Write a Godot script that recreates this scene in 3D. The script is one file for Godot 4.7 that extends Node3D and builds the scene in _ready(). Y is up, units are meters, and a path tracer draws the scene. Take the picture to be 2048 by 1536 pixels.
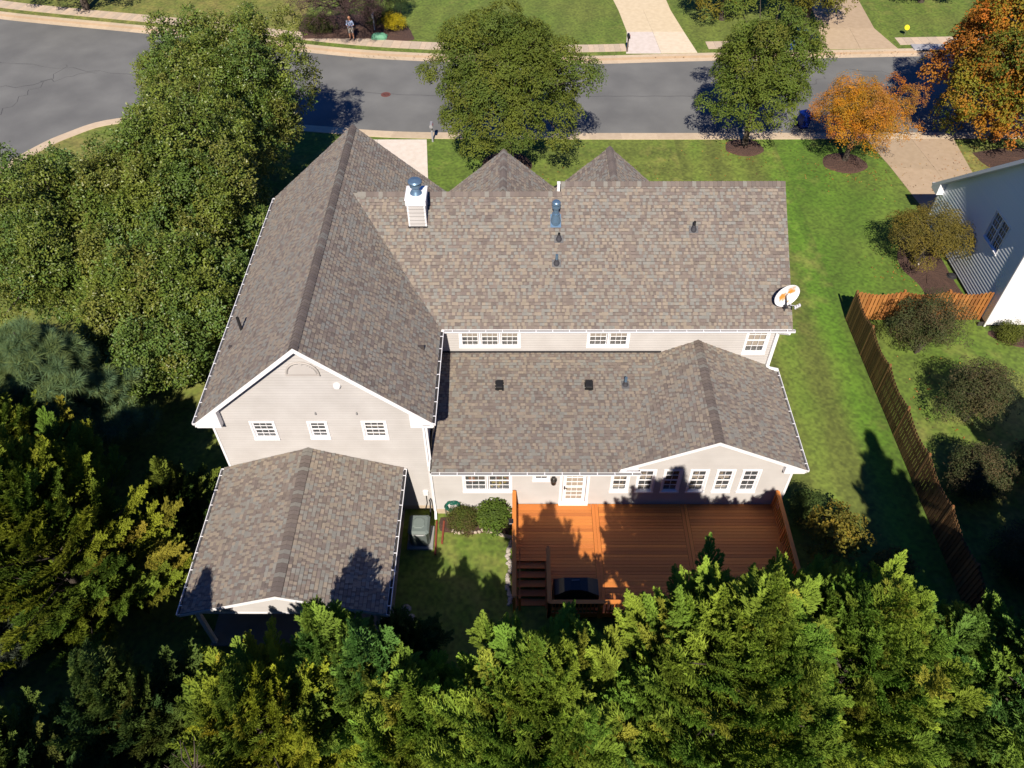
extends Node3D
# A two-storey house with shingle roofs seen from the air over its back garden.

var rng := RandomNumberGenerator.new()
var M := {}
var taken := {}

# ------------------------------------------------------------------ geometry collector
class Geo:
	var v := PackedVector3Array()
	var n := PackedVector3Array()
	var c := PackedColorArray()
	func tri_n(a: Vector3, b: Vector3, d: Vector3, na: Vector3, nb: Vector3, nd: Vector3, col: Color) -> void:
		var f := (d - a).cross(b - a)
		if f.dot(na + nb + nd) < 0.0:
			v.append_array([a, d, b]); n.append_array([na, nd, nb])
		else:
			v.append_array([a, b, d]); n.append_array([na, nb, nd])
		c.append_array([col, col, col])
	func tri(a: Vector3, b: Vector3, d: Vector3, out: Vector3, col: Color) -> void:
		var f := (d - a).cross(b - a).normalized()
		if f.dot(out) < 0.0:
			v.append_array([a, d, b]); f = -f
		else:
			v.append_array([a, b, d])
		n.append_array([f, f, f]); c.append_array([col, col, col])
	func quad(a: Vector3, b: Vector3, d: Vector3, e: Vector3, out: Vector3, col := Color.WHITE) -> void:
		tri(a, b, d, out, col); tri(a, d, e, out, col)
	func box(ce: Vector3, s: Vector3, col := Color.WHITE, bs := Basis.IDENTITY) -> void:
		var x := bs.x * s.x * 0.5; var y := bs.y * s.y * 0.5; var z := bs.z * s.z * 0.5
		quad(ce + x - y - z, ce + x + y - z, ce + x + y + z, ce + x - y + z, x, col)
		quad(ce - x - y - z, ce - x + y - z, ce - x + y + z, ce - x - y + z, -x, col)
		quad(ce + y - x - z, ce + y + x - z, ce + y + x + z, ce + y - x + z, y, col)
		quad(ce - y - x - z, ce - y + x - z, ce - y + x + z, ce - y - x + z, -y, col)
		quad(ce + z - x - y, ce + z + x - y, ce + z + x + y, ce + z - x + y, z, col)
		quad(ce - z - x - y, ce - z + x - y, ce - z + x + y, ce - z - x + y, -z, col)
	# a box with chamfered vertical and top edges
	func bevel_box(ce: Vector3, s: Vector3, r: float, col := Color.WHITE, bs := Basis.IDENTITY) -> void:
		var rings := []
		for k in [[-0.5, 0.0], [0.5, 0.0], [0.5, 1.0]]:
			var yy: float = k[0] * s.y - (r if k[0] > 0 and k[1] == 0.0 else 0.0)
			var ins: float = k[1] * r
			var hx := s.x * 0.5 - ins; var hz := s.z * 0.5 - ins
			var ring := []
			for q in [[hx - r, hz], [hx, hz - r], [hx, -hz + r], [hx - r, -hz], [-hx + r, -hz], [-hx, -hz + r], [-hx, hz - r], [-hx + r, hz]]:
				ring.append(ce + bs * Vector3(q[0], yy, q[1]))
			rings.append(ring)
		for a in rings.size() - 1:
			for i in 8:
				var j := (i + 1) % 8
				var mid: Vector3 = (rings[a][i] + rings[a][j]) * 0.5 - ce
				quad(rings[a][i], rings[a][j], rings[a + 1][j], rings[a + 1][i], mid, col)
		for i in range(1, 7):
			tri(rings[2][0], rings[2][i], rings[2][i + 1], bs.y, col)
			tri(rings[0][0], rings[0][i], rings[0][i + 1], -bs.y, col)
	func bar(a: Vector3, b: Vector3, w: float, h: float, col := Color.WHITE, up := Vector3.UP) -> void:
		var z := (b - a)
		var l := z.length()
		z /= l
		var x := up.cross(z)
		if x.length() < 0.01:
			x = Vector3.RIGHT.cross(z)
		x = x.normalized()
		var y := z.cross(x)
		box((a + b) * 0.5, Vector3(w, h, l), col, Basis(x, y, z))
	func tube(pts: Array, radii: Array, sides := 8, col := Color.WHITE, caps := true) -> void:
		var rings := []; var norms := []
		var side := Vector3.ZERO
		for i in pts.size():
			var d: Vector3 = (pts[mini(i + 1, pts.size() - 1)] - pts[maxi(i - 1, 0)]).normalized()
			if side == Vector3.ZERO:
				side = d.cross(Vector3.UP if absf(d.y) < 0.9 else Vector3.RIGHT).normalized()
			else:
				side = (side - d * side.dot(d)).normalized()
			var o := d.cross(side)
			var ring := []; var nn := []
			for k in sides:
				var a := TAU * k / sides
				var q := side * cos(a) + o * sin(a)
				nn.append(q); ring.append(pts[i] + q * radii[i])
			rings.append(ring); norms.append(nn)
		for i in pts.size() - 1:
			for k in sides:
				var j := (k + 1) % sides
				tri_n(rings[i][k], rings[i][j], rings[i + 1][j], norms[i][k], norms[i][j], norms[i + 1][j], col)
				tri_n(rings[i][k], rings[i + 1][j], rings[i + 1][k], norms[i][k], norms[i + 1][j], norms[i + 1][k], col)
		if caps:
			for e in [0, pts.size() - 1]:
				var out: Vector3 = (pts[0] - pts[1]) if e == 0 else (pts[e] - pts[e - 1])
				for k in range(1, sides - 1):
					tri(rings[e][0], rings[e][k], rings[e][k + 1], out, col)
	func lathe(prof: Array, sides: int, xf := Transform3D.IDENTITY, col := Color.WHITE) -> void:
		for i in prof.size() - 1:
			var p: Vector2 = prof[i]; var q: Vector2 = prof[i + 1]
			var d := q - p
			var nn := Vector2(d.y, -d.x).normalized()
			for k in sides:
				var a := TAU * k / sides; var b := TAU * (k + 1) / sides
				var ca := Vector3(cos(a), 0, sin(a)); var cb := Vector3(cos(b), 0, sin(b))
				var p0 := xf * (ca * p.x + Vector3(0, p.y, 0)); var p1 := xf * (cb * p.x + Vector3(0, p.y, 0))
				var q0 := xf * (ca * q.x + Vector3(0, q.y, 0)); var q1 := xf * (cb * q.x + Vector3(0, q.y, 0))
				var na := (xf.basis * (ca * nn.x + Vector3(0, nn.y, 0))).normalized(); var nb := (xf.basis * (cb * nn.x + Vector3(0, nn.y, 0))).normalized()
				if p.x > 0.0001:
					tri_n(p0, p1, q1, na, nb, nb, col)
				if q.x > 0.0001:
					tri_n(p0, q1, q0, na, nb, na, col)
	# polygon in (u, w) pushed along out by depth
	func slab(poly: PackedVector3Array, depth: Vector3, col := Color.WHITE) -> void:
		var o := -depth.normalized()
		var x := (poly[1] - poly[0]).normalized()
		var nrm := (poly[1] - poly[0]).cross(poly[2] - poly[0]).normalized()
		var y := nrm.cross(x)
		var flat := PackedVector2Array()
		for p in poly:
			flat.append(Vector2((p - poly[0]).dot(x), (p - poly[0]).dot(y)))
		var ix := Geometry2D.triangulate_polygon(flat)
		for i in range(0, ix.size(), 3):
			tri(poly[ix[i]], poly[ix[i + 1]], poly[ix[i + 2]], o, col)
			tri(poly[ix[i]] + depth, poly[ix[i + 1]] + depth, poly[ix[i + 2]] + depth, -o, col)
		var mid := Vector3.ZERO
		for p in poly:
			mid += p / poly.size()
		for i in poly.size():
			var a := poly[i]; var b := poly[(i + 1) % poly.size()]
			quad(a, b, b + depth, a + depth, (a + b) * 0.5 - mid, col)
	func mesh() -> ArrayMesh:
		var m := ArrayMesh.new()
		var arr := []
		arr.resize(Mesh.ARRAY_MAX)
		arr[Mesh.ARRAY_VERTEX] = v; arr[Mesh.ARRAY_NORMAL] = n; arr[Mesh.ARRAY_COLOR] = c
		m.add_surface_from_arrays(Mesh.PRIMITIVE_TRIANGLES, arr)
		return m

# ------------------------------------------------------------------ objects
func numbered(called: String) -> String:
	if not taken.has(called):
		taken[called] = 0
		return called
	taken[called] += 1
	return "%s_%03d" % [called, taken[called]]

func tag(o: Node, label := "", category := "", group := "", kind := "") -> void:
	if label: o.set_meta("label", label)
	if category: o.set_meta("category", category)
	if group: o.set_meta("group", group)
	if kind: o.set_meta("kind", kind)

func thing(called: String, label: String, category: String, at := Vector3.ZERO, turn := 0.0, group := "") -> Node3D:
	var o := Node3D.new()
	o.name = numbered(called)
	add_child(o)
	o.position = at
	o.rotation.y = turn
	tag(o, label, category, group)
	return o

func put(g, called: String, m: Material, parent: Node = null, kind := "") -> MeshInstance3D:
	var o := MeshInstance3D.new()
	o.mesh = g.mesh() if g is Geo else g
	o.material_override = m
	if parent == null:
		o.name = numbered(called)
		add_child(o)
	else:
		o.name = called
		parent.add_child(o, true)
	if kind: o.set_meta("kind", kind)
	return o

func rel(g: Geo, o: Node3D) -> Geo:   # shapes given in world coordinates, moved to the thing's own
	for i in g.v.size():
		g.v[i] -= o.position
	return g

func lin(r: int, g: int, b: int) -> Color:
	return Color8(r, g, b).srgb_to_linear()

# ------------------------------------------------------------------ materials
func noise_tex(freq: float, lo: Color, hi: Color, size := 512, oct := 4, kind := FastNoiseLite.TYPE_SIMPLEX_SMOOTH, sd := 1) -> NoiseTexture2D:
	var f := FastNoiseLite.new()
	f.noise_type = kind; f.frequency = freq; f.fractal_octaves = oct; f.seed = sd
	var t := NoiseTexture2D.new()
	t.width = size; t.height = size; t.seamless = true; t.noise = f
	var r := Gradient.new()
	r.set_color(0, lo); r.set_color(1, hi)
	t.color_ramp = r
	return t

func mat(called: String, col: Color, rough := 0.8, tex: Texture2D = null, scale := 1.0, bump: Texture2D = null, bump_cm := 0.0) -> StandardMaterial3D:
	var m := StandardMaterial3D.new()
	m.resource_name = called
	m.albedo_color = col
	m.roughness = rough
	m.vertex_color_use_as_albedo = true
	if tex or bump:
		m.uv1_triplanar = true; m.uv1_world_triplanar = true
		m.uv1_scale = Vector3.ONE * scale
	if tex: m.albedo_texture = tex
	if bump:
		m.heightmap_enabled = true; m.heightmap_texture = bump; m.heightmap_scale = bump_cm
	M[called] = m
	return m

func leaf_mat(called: String, rough: float, back: float, spec := 0.5) -> void:
	var m := mat(called, Color.WHITE, rough)
	m.metallic_specular = spec
	m.backlight_enabled = true
	m.backlight = Color(back, back, back)

func make_materials() -> void:
	var g1 := noise_tex(0.02, Color(0.78, 0.78, 0.78), Color(1, 1, 1), 512, 5)
	var g2 := noise_tex(0.12, Color(0.7, 0.7, 0.7), Color(1, 1, 1), 512, 3, FastNoiseLite.TYPE_SIMPLEX, 5)
	var b1 := noise_tex(0.15, Color.BLACK, Color.WHITE, 512, 3, FastNoiseLite.TYPE_SIMPLEX, 9)
	var grain := noise_tex(0.3, Color(0.86, 0.86, 0.86), Color(1, 1, 1), 512, 2, FastNoiseLite.TYPE_VALUE, 11)
	mat("shingle", Color.WHITE, 0.95, grain, 0.9, b1, 0.5)
	mat("siding", Color(0.765, 0.755, 0.745), 0.7, noise_tex(0.01, Color(0.93, 0.925, 0.92), Color(1, 1, 1), 512, 5, FastNoiseLite.TYPE_SIMPLEX, 61), 0.12)
	mat("trim", Color(0.94, 0.94, 0.95), 0.5)
	mat("gutter_in", Color(0.27, 0.26, 0.26), 0.9, g2, 0.8)
	mat("flash", Color(0.19, 0.19, 0.2), 0.6)
	mat("dark", Color(0.10, 0.10, 0.105), 0.55)
	mat("rubber", Color(0.14, 0.14, 0.15), 0.6)
	mat("interior", Color(0.30, 0.27, 0.24), 0.9)
	mat("plain", Color.WHITE, 0.7)
	mat("gloss", Color.WHITE, 0.35)
	mat("blind", Color(0.58, 0.53, 0.46), 0.8)
	var zinc := mat("zinc", Color(0.50, 0.63, 0.74), 0.36, g2, 1.5)
	zinc.metallic = 0.45
	var gl := mat("glass", Color(0.86, 0.90, 0.93, 0.1), 0.0)
	gl.transparency = BaseMaterial3D.TRANSPARENCY_ALPHA
	gl.metallic_specular = 0.8
	var wood := noise_tex(0.05, Color(0.87, 0.86, 0.85), Color(1, 1, 1), 512, 4, FastNoiseLite.TYPE_SIMPLEX, 21)
	var dk := mat("deck", Color.WHITE, 0.62, wood, 1.0)
	dk.uv1_scale = Vector3(0.35, 4.0, 4.0)
	mat("cedar", Color.WHITE, 0.75, wood, 1.0).uv1_scale = Vector3(4.0, 0.4, 4.0)
	var asph := noise_tex(0.004, Color(0.84, 0.84, 0.85), Color(1, 1, 1), 1024, 8, FastNoiseLite.TYPE_SIMPLEX_SMOOTH, 31)
	mat("asphalt", Color(0.47, 0.475, 0.465), 0.9, asph, 0.055, b1, 0.25)
	var conc := noise_tex(0.03, Color(0.93, 0.92, 0.905), Color(1, 1, 1), 512, 6, FastNoiseLite.TYPE_SIMPLEX_SMOOTH, 33)
	mat("concrete", Color.WHITE, 0.9, conc, 0.13)
	var mul := noise_tex(0.25, Color(0.35, 0.33, 0.32), Color(1, 1, 1), 512, 3, FastNoiseLite.TYPE_CELLULAR, 41)
	mat("mulch", Color(0.60, 0.47, 0.41), 1.0, mul, 0.9, b1, 3.0)
	var st := noise_tex(0.06, Color(0.7, 0.69, 0.67), Color(1, 1, 1), 512, 4, FastNoiseLite.TYPE_SIMPLEX, 43)
	mat("stone", Color.WHITE, 0.9, st, 1.6, b1, 0.6)
	var bk := noise_tex(0.08, Color(0.45, 0.42, 0.4), Color(1, 1, 1), 512, 4, FastNoiseLite.TYPE_SIMPLEX, 47)
	mat("bark", Color(0.46, 0.42, 0.38), 0.95, bk, 1.5, b1, 1.5)
	leaf_mat("leaf", 0.6, 0.45, 0.3)
	leaf_mat("leaf_gloss", 0.42, 0.45, 0.42)
	leaf_mat("needle", 0.7, 0.5, 0.2)
	mat("cloth", Color.WHITE, 0.9)

# ------------------------------------------------------------------ ground, road, paths
const LAWN_X0 := -48.0
const LAWN_X1 := 48.0
const LAWN_Z0 := -80.0
const LAWN_Z1 := 4.0

var south_edge: Array[Vector2] = []
var north_edge: Array[Vector2] = []

func smooth_line(pts: Array, step := 0.6) -> Array[Vector2]:
	var cv := Curve2D.new()
	for i in pts.size():
		var t: Vector2 = (pts[mini(i + 1, pts.size() - 1)] - pts[maxi(i - 1, 0)]) / 6.0
		cv.add_point(pts[i], -t, t)
	cv.bake_interval = step
	var out: Array[Vector2] = []
	for p in cv.get_baked_points():
		out.append(p)
	return out

func offset_line(line: Array[Vector2], d: float) -> Array[Vector2]:
	var out: Array[Vector2] = []
	for i in line.size():
		var t := (line[mini(i + 1, line.size() - 1)] - line[maxi(i - 1, 0)]).normalized()
		out.append(line[i] + Vector2(-t.y, t.x) * d)
	return out

func blend(a: Color, b: Color, t: float) -> Color:
	return a.lerp(b, clampf(t, 0.0, 1.0))

func lawn_texture() -> ImageTexture:
	var w := 1920; var h := 1680
	var f := FastNoiseLite.new()
	f.noise_type = FastNoiseLite.TYPE_SIMPLEX_SMOOTH
	f.seed = 3; f.frequency = 0.006; f.fractal_octaves = 4
	var low := f.get_image(w, h, false, false, false).get_data()
	f.seed = 8; f.frequency = 0.045; f.fractal_octaves = 4
	var mid := f.get_image(w, h, false, false, false).get_data()
	f.noise_type = FastNoiseLite.TYPE_VALUE
	f.seed = 12; f.frequency = 0.42; f.fractal_octaves = 2
	var fine := f.get_image(w, h, false, false, false).get_data()
	var base := Vector3(0.128, 0.162, 0.024)
	var lush := Vector3(0.076, 0.158, 0.009)
	var dry := Vector3(0.23, 0.20, 0.055)
	var px := PackedByteArray()
	px.resize(w * h * 3)
	var lut := PackedByteArray()
	lut.resize(1024)
	for i in 1024:
		lut[i] = int(255.0 * pow(i / 1023.0 * 0.4, 1.0 / 2.2) + 0.5)
	for j in h:
		var z := LAWN_Z0 + (LAWN_Z1 - LAWN_Z0) * (j + 0.5) / h
		for i in w:
			var k := j * w + i
			var x := LAWN_X0 + (LAWN_X1 - LAWN_X0) * (i + 0.5) / w
			var lo := low[k] / 255.0; var mi := mid[k] / 255.0; var fi := fine[k] / 255.0
			var wet := 0.25 + (lo - 0.5) * 1.2
			var nap := 1.0
			var sere := (lo - 0.52) * 1.3 + (mi - 0.55) * 0.8
			if z > -47.0 and z < -6.0 and x > 10.0 and x < 16.3:      # side yard, mown up and down
				var s := sin((x + 0.03 * z + (mi - 0.5) * 0.3) * TAU / 2.3)
				nap += 0.2 * s
				wet += 0.25 * s + clampf((x - 14.2) * 0.5, 0.0, 0.75) * smoothstep(-44.0, -38.0, z)
				sere += 0.25 * smoothstep(-20.0, -30.0, z) * smoothstep(15.0, 12.0, x) - 0.1
			elif z > -47.0 and x >= 16.3 and x < 23.0 and z < -29.3:
				nap += 0.1 * sin((x * 0.8 + z * 0.35) * TAU / 2.6)
				wet += 0.45
				sere -= 0.3
			elif z > -47.0 and z < -31.0:                               # front lawn, mown along the street
				nap += 0.09 * sin((z + 0.02 * x + (mi - 0.5) * 0.3) * TAU / 2.0)
				wet += 0.35 * smoothstep(3.0, -3.0, x)
				sere += 0.5 * smoothstep(6.0, 11.0, x + (mi - 0.5) * 3.0) * smoothstep(-46.5, -44.0, z)
				if x < -16.0:
					sere += 0.5
			elif z >= -29.3 and x >= 16.3:                              # neighbour's back lawn
				wet += 0.35 * smoothstep(-19.0, -26.0, z)
				sere += 0.55 * smoothstep(19.0, 22.5, x + (mi - 0.5) * 4.0) * smoothstep(-27.0, -24.0, z)
			elif z < -57.0:                                             # lawns over the road
				if x < -17.0:
					sere += 0.55
				nap += 0.09 * sin((x + z * 0.2) * TAU / 2.2)
				wet += 0.1
			else:
				wet += 0.1
				if x < -10.5: sere += 0.2
			wet = clampf(wet, 0.0, 1.0); sere = clampf(sere, 0.0, 0.85)
			var c := base.lerp(lush, wet).lerp(dry, sere) * nap * (0.52 + 1.06 * fi + 0.16 * (mi - 0.5))
			var o := k * 3
			px[o] = lut[clampi(int(c.x * 2557.5), 0, 1023)]
			px[o + 1] = lut[clampi(int(c.y * 2557.5), 0, 1023)]
			px[o + 2] = lut[clampi(int(c.z * 2557.5), 0, 1023)]
	return ImageTexture.create_from_image(Image.create_from_data(w, h, false, Image.FORMAT_RGB8, px))

func flat_sheet(called: String, pts: PackedVector2Array, y: float, m: Material, uv := false, col := Color.WHITE) -> MeshInstance3D:
	var ix := Geometry2D.triangulate_polygon(pts)
	var g := Geo.new()
	var uvs := PackedVector2Array()
	for i in range(0, ix.size(), 3):
		g.tri(Vector3(pts[ix[i]].x, y, pts[ix[i]].y), Vector3(pts[ix[i + 1]].x, y, pts[ix[i + 1]].y), Vector3(pts[ix[i + 2]].x, y, pts[ix[i + 2]].y), Vector3.UP, col)
	if uv:
		for p in g.v:
			uvs.append(Vector2((p.x - LAWN_X0) / (LAWN_X1 - LAWN_X0), (p.z - LAWN_Z0) / (LAWN_Z1 - LAWN_Z0)))
		var am := ArrayMesh.new(); var arr := []
		arr.resize(Mesh.ARRAY_MAX)
		arr[Mesh.ARRAY_VERTEX] = g.v; arr[Mesh.ARRAY_NORMAL] = g.n; arr[Mesh.ARRAY_TEX_UV] = uvs
		am.add_surface_from_arrays(Mesh.PRIMITIVE_TRIANGLES, arr)
		return put(am, called, m, null, "structure")
	return put(g, called, m, null, "structure")

func kerb(line: Array[Vector2], side: float, called: String) -> void:
	# gutter pan, face and top, swept along the edge of the asphalt
	var g := Geo.new()
	var prof := [[0.0, -0.118], [0.5, -0.10], [0.62, 0.022], [1.0, 0.03], [1.05, -0.15]]
	var rows := []
	for p in prof:
		rows.append(offset_line(line, side * p[0]))
	for a in prof.size() - 1:
		for i in line.size() - 1:
			var tone := 0.92 + 0.12 * fposmod(sin(float(int(i / 5)) * 12.9) * 43.7, 1.0)
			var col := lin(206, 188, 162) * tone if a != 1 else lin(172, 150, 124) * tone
			var q := func(r, k): return Vector3(rows[r][k].x, prof[r][1], rows[r][k].y)
			g.quad(q.call(a, i), q.call(a, i + 1), q.call(a + 1, i + 1), q.call(a + 1, i), Vector3.UP, col)
	put(g, called, M.concrete, null, "structure")

func paving(called: String, quads: Array, y: float, cols: Array, kind := "structure") -> Node3D:
	# concrete bays with sunk joints between them, each bay a slab of its own
	var o := Node3D.new()
	o.name = numbered(called)
	add_child(o)
	var ce := Vector3.ZERO
	for q in quads:
		for p in q:
			ce += Vector3(p.x, 0, p.y) / (4.0 * quads.size())
	o.position = Vector3(ce.x, 0, ce.z)
	o.set_meta("kind", kind)
	for qi in quads.size():
		var q: Array = quads[qi]
		var g := Geo.new()
		var mid: Vector2 = (q[0] + q[1] + q[2] + q[3]) * 0.25
		var top := []; 
		for p in q:
			top.append(Vector3(p.x, y, p.y) + Vector3(mid.x - p.x, 0, mid.y - p.y).normalized() * 0.012)
		var col: Color = cols[qi % cols.size()]
		g.quad(top[0], top[1], top[2], top[3], Vector3.UP, col)
		for k in 4:
			var a: Vector3 = top[k]; var b: Vector3 = top[(k + 1) % 4]
			g.quad(a, b, b + Vector3(0, -0.08, 0), a + Vector3(0, -0.08, 0), (a + b) * 0.5 - Vector3(mid.x, y, mid.y), col)
		put(rel(g, o), "bay", M.concrete, o)
	return o

func mulch_bed(called: String, pts: PackedVector2Array, rise: float, label: String) -> void:
	var mid := Vector2.ZERO
	for p in pts: mid += p / pts.size()
	var rim := smooth_line(Array(pts) + [pts[0]], 0.25)
	var g := Geo.new()
	var rings := 8
	var nz := FastNoiseLite.new()
	nz.frequency = 1.6; nz.seed = 5
	var at := func(r: int, i: int) -> Vector3:
		var p: Vector2 = mid.lerp(rim[i % rim.size()], float(r) / rings)
		var f := float(r) / rings
		return Vector3(p.x, rise * (1.0 - f * f) + 0.008 + (nz.get_noise_2d(p.x * 4.0, p.y * 4.0) * 0.035 + 0.02) * (1.0 if r < rings else 0.0) - (0.03 if r == rings else 0.0), p.y)
	for r in rings:
		for i in rim.size() - 1:
			g.quad(at.call(r, i), at.call(r, i + 1), at.call(r + 1, i + 1), at.call(r + 1, i), Vector3.UP)
	var o := thing(called, label, "mulch bed", Vector3(mid.x, 0, mid.y))
	put(rel(g, o), "mulch", M.mulch, o, "stuff")

func ground_and_roads() -> void:
	south_edge = smooth_line([Vector2(-46, -24), Vector2(-38, -32), Vector2(-34, -39.5), Vector2(-30.9, -45.4), Vector2(-29.4, -47.4), Vector2(-27.4, -49.0), Vector2(-24, -49.6), Vector2(-19, -49.1), Vector2(-13, -48.2), Vector2(-8, -47.5), Vector2(-2, -47.3), Vector2(10, -47.2), Vector2(30, -47.2), Vector2(90, -47.2)], 0.8)
	north_edge = smooth_line([Vector2(-90, -75), Vector2(-56, -69), Vector2(-41, -64.9), Vector2(-27.8, -62.0), Vector2(-14.3, -58.6), Vector2(-7.5, -57.5), Vector2(-1, -57.1), Vector2(5, -56.9), Vector2(13, -57.3), Vector2(30, -58.0), Vector2(90, -60)], 0.8)
	var lawn := mat("lawn", Color.WHITE, 0.95)
	lawn.albedo_texture = lawn_texture()
	flat_sheet("ground", PackedVector2Array([Vector2(-400, -400), Vector2(400, -400), Vector2(400, 400), Vector2(-400, 400)]), -0.16, mat("soil", Color(0.30, 0.27, 0.17), 1.0))
	var road := PackedVector2Array()
	for p in offset_line(south_edge, 0.1): road.append(p)
	for i in north_edge.size(): road.append(offset_line(north_edge, -0.1)[north_edge.size() - 1 - i])
	flat_sheet("road", road, -0.12, M.asphalt)
	kerb(south_edge, 1.0, "kerb")
	kerb(north_edge, -1.0, "kerb")
	var lo := offset_line(south_edge, 1.0)
	var south := PackedVector2Array()
	for p in lo: south.append(p)
	south.append_array([Vector2(90, 120), Vector2(-120, 120), Vector2(-120, -10)])
	flat_sheet("lawn", south, 0.0, lawn, true)
	var hi := offset_line(north_edge, -1.0)
	var north := PackedVector2Array()
	for p in hi: north.append(p)
	north.append_array([Vector2(90, -200), Vector2(-90, -200)])
	flat_sheet("lawn", north, 0.0, lawn, true)
	# sidewalk over the road, in bays
	var a := smooth_line(Array(offset_line(north_edge, -1.65)), 1.5)
	var b := offset_line(a, -1.25)
	var bays := []
	for i in a.size() - 1:
		if a[i].x > -45.0 and a[i].x < 45.0 and not (a[i].x > 7.9 and a[i].x < 13.8) and not (a[i].x > 22.6 and a[i].x < 28.6):
			bays.append([a[i], a[i + 1], b[i + 1], b[i]])
	paving("sidewalk", bays, 0.02, [lin(204, 186, 164), lin(196, 180, 160), lin(210, 190, 166)])
	# driveways
	var pale := lin(226, 216, 205); var cream := lin(220, 204, 172); var tan_ := lin(184, 164, 138)
	paving("driveway", [[Vector2(-11.2, -46.3), Vector2(-8.9, -46.25), Vector2(-8.9, -42), Vector2(-10.7, -42)], [Vector2(-8.9, -46.25), Vector2(-5.75, -46.25), Vector2(-5.4, -44.2), Vector2(-5.35, -42), Vector2(-8.9, -42)].slice(0, 2) + [Vector2(-5.35, -42), Vector2(-8.9, -42)], [Vector2(-10.7, -42), Vector2(-8.0, -42), Vector2(-8.0, -37), Vector2(-10.7, -37)], [Vector2(-8.0, -42), Vector2(-5.35, -42), Vector2(-4.9, -37), Vector2(-8.0, -37)], [Vector2(-10.7, -37), Vector2(-4.9, -37), Vector2(-4.6, -31.4), Vector2(-10.7, -31.4)]], 0.02, [pale])
	paving("driveway", [[Vector2(8.1, -58.3), Vector2(10.7, -58.3), Vector2(10.5, -62), Vector2(8.5, -62)], [Vector2(10.7, -58.3), Vector2(13.4, -58.4), Vector2(12.9, -62), Vector2(10.5, -62)], [Vector2(8.5, -62), Vector2(10.5, -62), Vector2(10.2, -66), Vector2(8.2, -66)], [Vector2(10.5, -62), Vector2(12.9, -62), Vector2(12.4, -66), Vector2(10.2, -66)], [Vector2(8.2, -66), Vector2(12.4, -66), Vector2(12, -74), Vector2(7.2, -74)]], 0.021, [lin(222, 212, 204), lin(228, 214, 190), cream, cream, cream])
	paving("driveway", [[Vector2(22.8, -58.9), Vector2(25.6, -58.95), Vector2(25.8, -62.5), Vector2(23.4, -62.5)], [Vector2(25.6, -58.95), Vector2(28.4, -59.0), Vector2(27.7, -62.5), Vector2(25.8, -62.5)], [Vector2(23.4, -62.5), Vector2(27.7, -62.5), Vector2(28.3, -72), Vector2(24.5, -72)]], 0.021, [tan_ * 1.12, tan_ * 1.1, tan_])
	paving("driveway", [[Vector2(22.2, -46.3), Vector2(25.1, -46.3), Vector2(25.4, -42.6), Vector2(22.75, -42.9)], [Vector2(25.1, -46.3), Vector2(27.8, -46.3), Vector2(27.5, -42.4), Vector2(25.4, -42.6)], [Vector2(22.75, -42.9), Vector2(25.4, -42.6), Vector2(25.6, -37.2), Vector2(23.4, -37.2)], [Vector2(25.4, -42.6), Vector2(27.5, -42.4), Vector2(28.2, -37.2), Vector2(25.6, -37.2)]], 0.02, [tan_ * 0.92, tan_ * 0.96, tan_, tan_ * 0.97])
	# seams and cracks in the asphalt
	for q in [[4.9, 0.035], [9.2, 0.0]]:
		if q[1] == 0.0: continue
		var mid := offset_line(south_edge, -q[0])
		var sg := Geo.new()
		for i in mid.size() - 1:
			if mid[i].x < -14.0 or mid[i].x > 60.0: continue
			var wob := Vector2(0, sin(i * 1.7) * 0.03)
			var a2 := mid[i] + wob; var b2 := mid[i + 1] + Vector2(0, sin((i + 1) * 1.7) * 0.03)
			sg.quad(V(a2.x, -0.116, a2.y), V(b2.x, -0.116, b2.y), V(b2.x, -0.116, b2.y + q[1]), V(a2.x, -0.116, a2.y + q[1]), Vector3.UP, lin(62, 62, 64))
		put(sg, "road_seam", M.plain, null, "structure")
	var cg := Geo.new()
	for q in [[-40, -58, -14, -52.5, 0.4], [-44, -50, -30, -56, 0.8], [-36, -46, -33, -57, 0.7], [16, -49, 22, -55, 0.5], [-5, -56, 4, -49.5, 0.4], [24, -56, 40, -53, 0.5]]:
		var pa := Vector2(q[0], q[1])
		for k in 24:
			var pb: Vector2 = Vector2(q[0], q[1]).lerp(Vector2(q[2], q[3]), (k + 1) / 24.0) + Vector2(rng.randf_range(-1, 1), rng.randf_range(-1, 1)) * q[4] * 0.5
			var sd2: Vector2 = (pb - pa).normalized().orthogonal() * rng.randf_range(0.006, 0.02)
			cg.quad(V(pa.x - sd2.x, -0.1155, pa.y - sd2.y), V(pb.x - sd2.x, -0.1155, pb.y - sd2.y), V(pb.x + sd2.x, -0.1155, pb.y + sd2.y), V(pa.x + sd2.x, -0.1155, pa.y + sd2.y), Vector3.UP, lin(58, 58, 60))
			pa = pb
	put(cg, "road_cracks", M.plain, null, "structure")
	# manhole
	var g := Geo.new()
	g.lathe([Vector2(0.0, 0.012), Vector2(0.24, 0.012), Vector2(0.24, 0.006), Vector2(0.27, 0.006), Vector2(0.27, 0.014), Vector2(0.34, 0.014), Vector2(0.34, 0.0)], 24, Transform3D.IDENTITY, lin(112, 72, 66))
	for i in range(-2, 3):
		g.box(Vector3(i * 0.09, 0.014, 0), Vector3(0.035, 0.008, 0.42 - absf(i) * 0.07), lin(70, 48, 46))
	var mh := put(g, "manhole_cover", M.plain)
	mh.position = Vector3(-9.07, -0.119, -52.4)
	tag(mh, "round rusty manhole cover in the asphalt road", "manhole cover")
	# storm drain box across the road
	g = Geo.new()
	g.bevel_box(Vector3(0, 0.03, 0), Vector3(2.6, 0.12, 0.9), 0.03, lin(170, 172, 178))
	g.box(Vector3(0, -0.045, 0.42), Vector3(2.3, 0.12, 0.2), lin(10, 10, 10))
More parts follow.
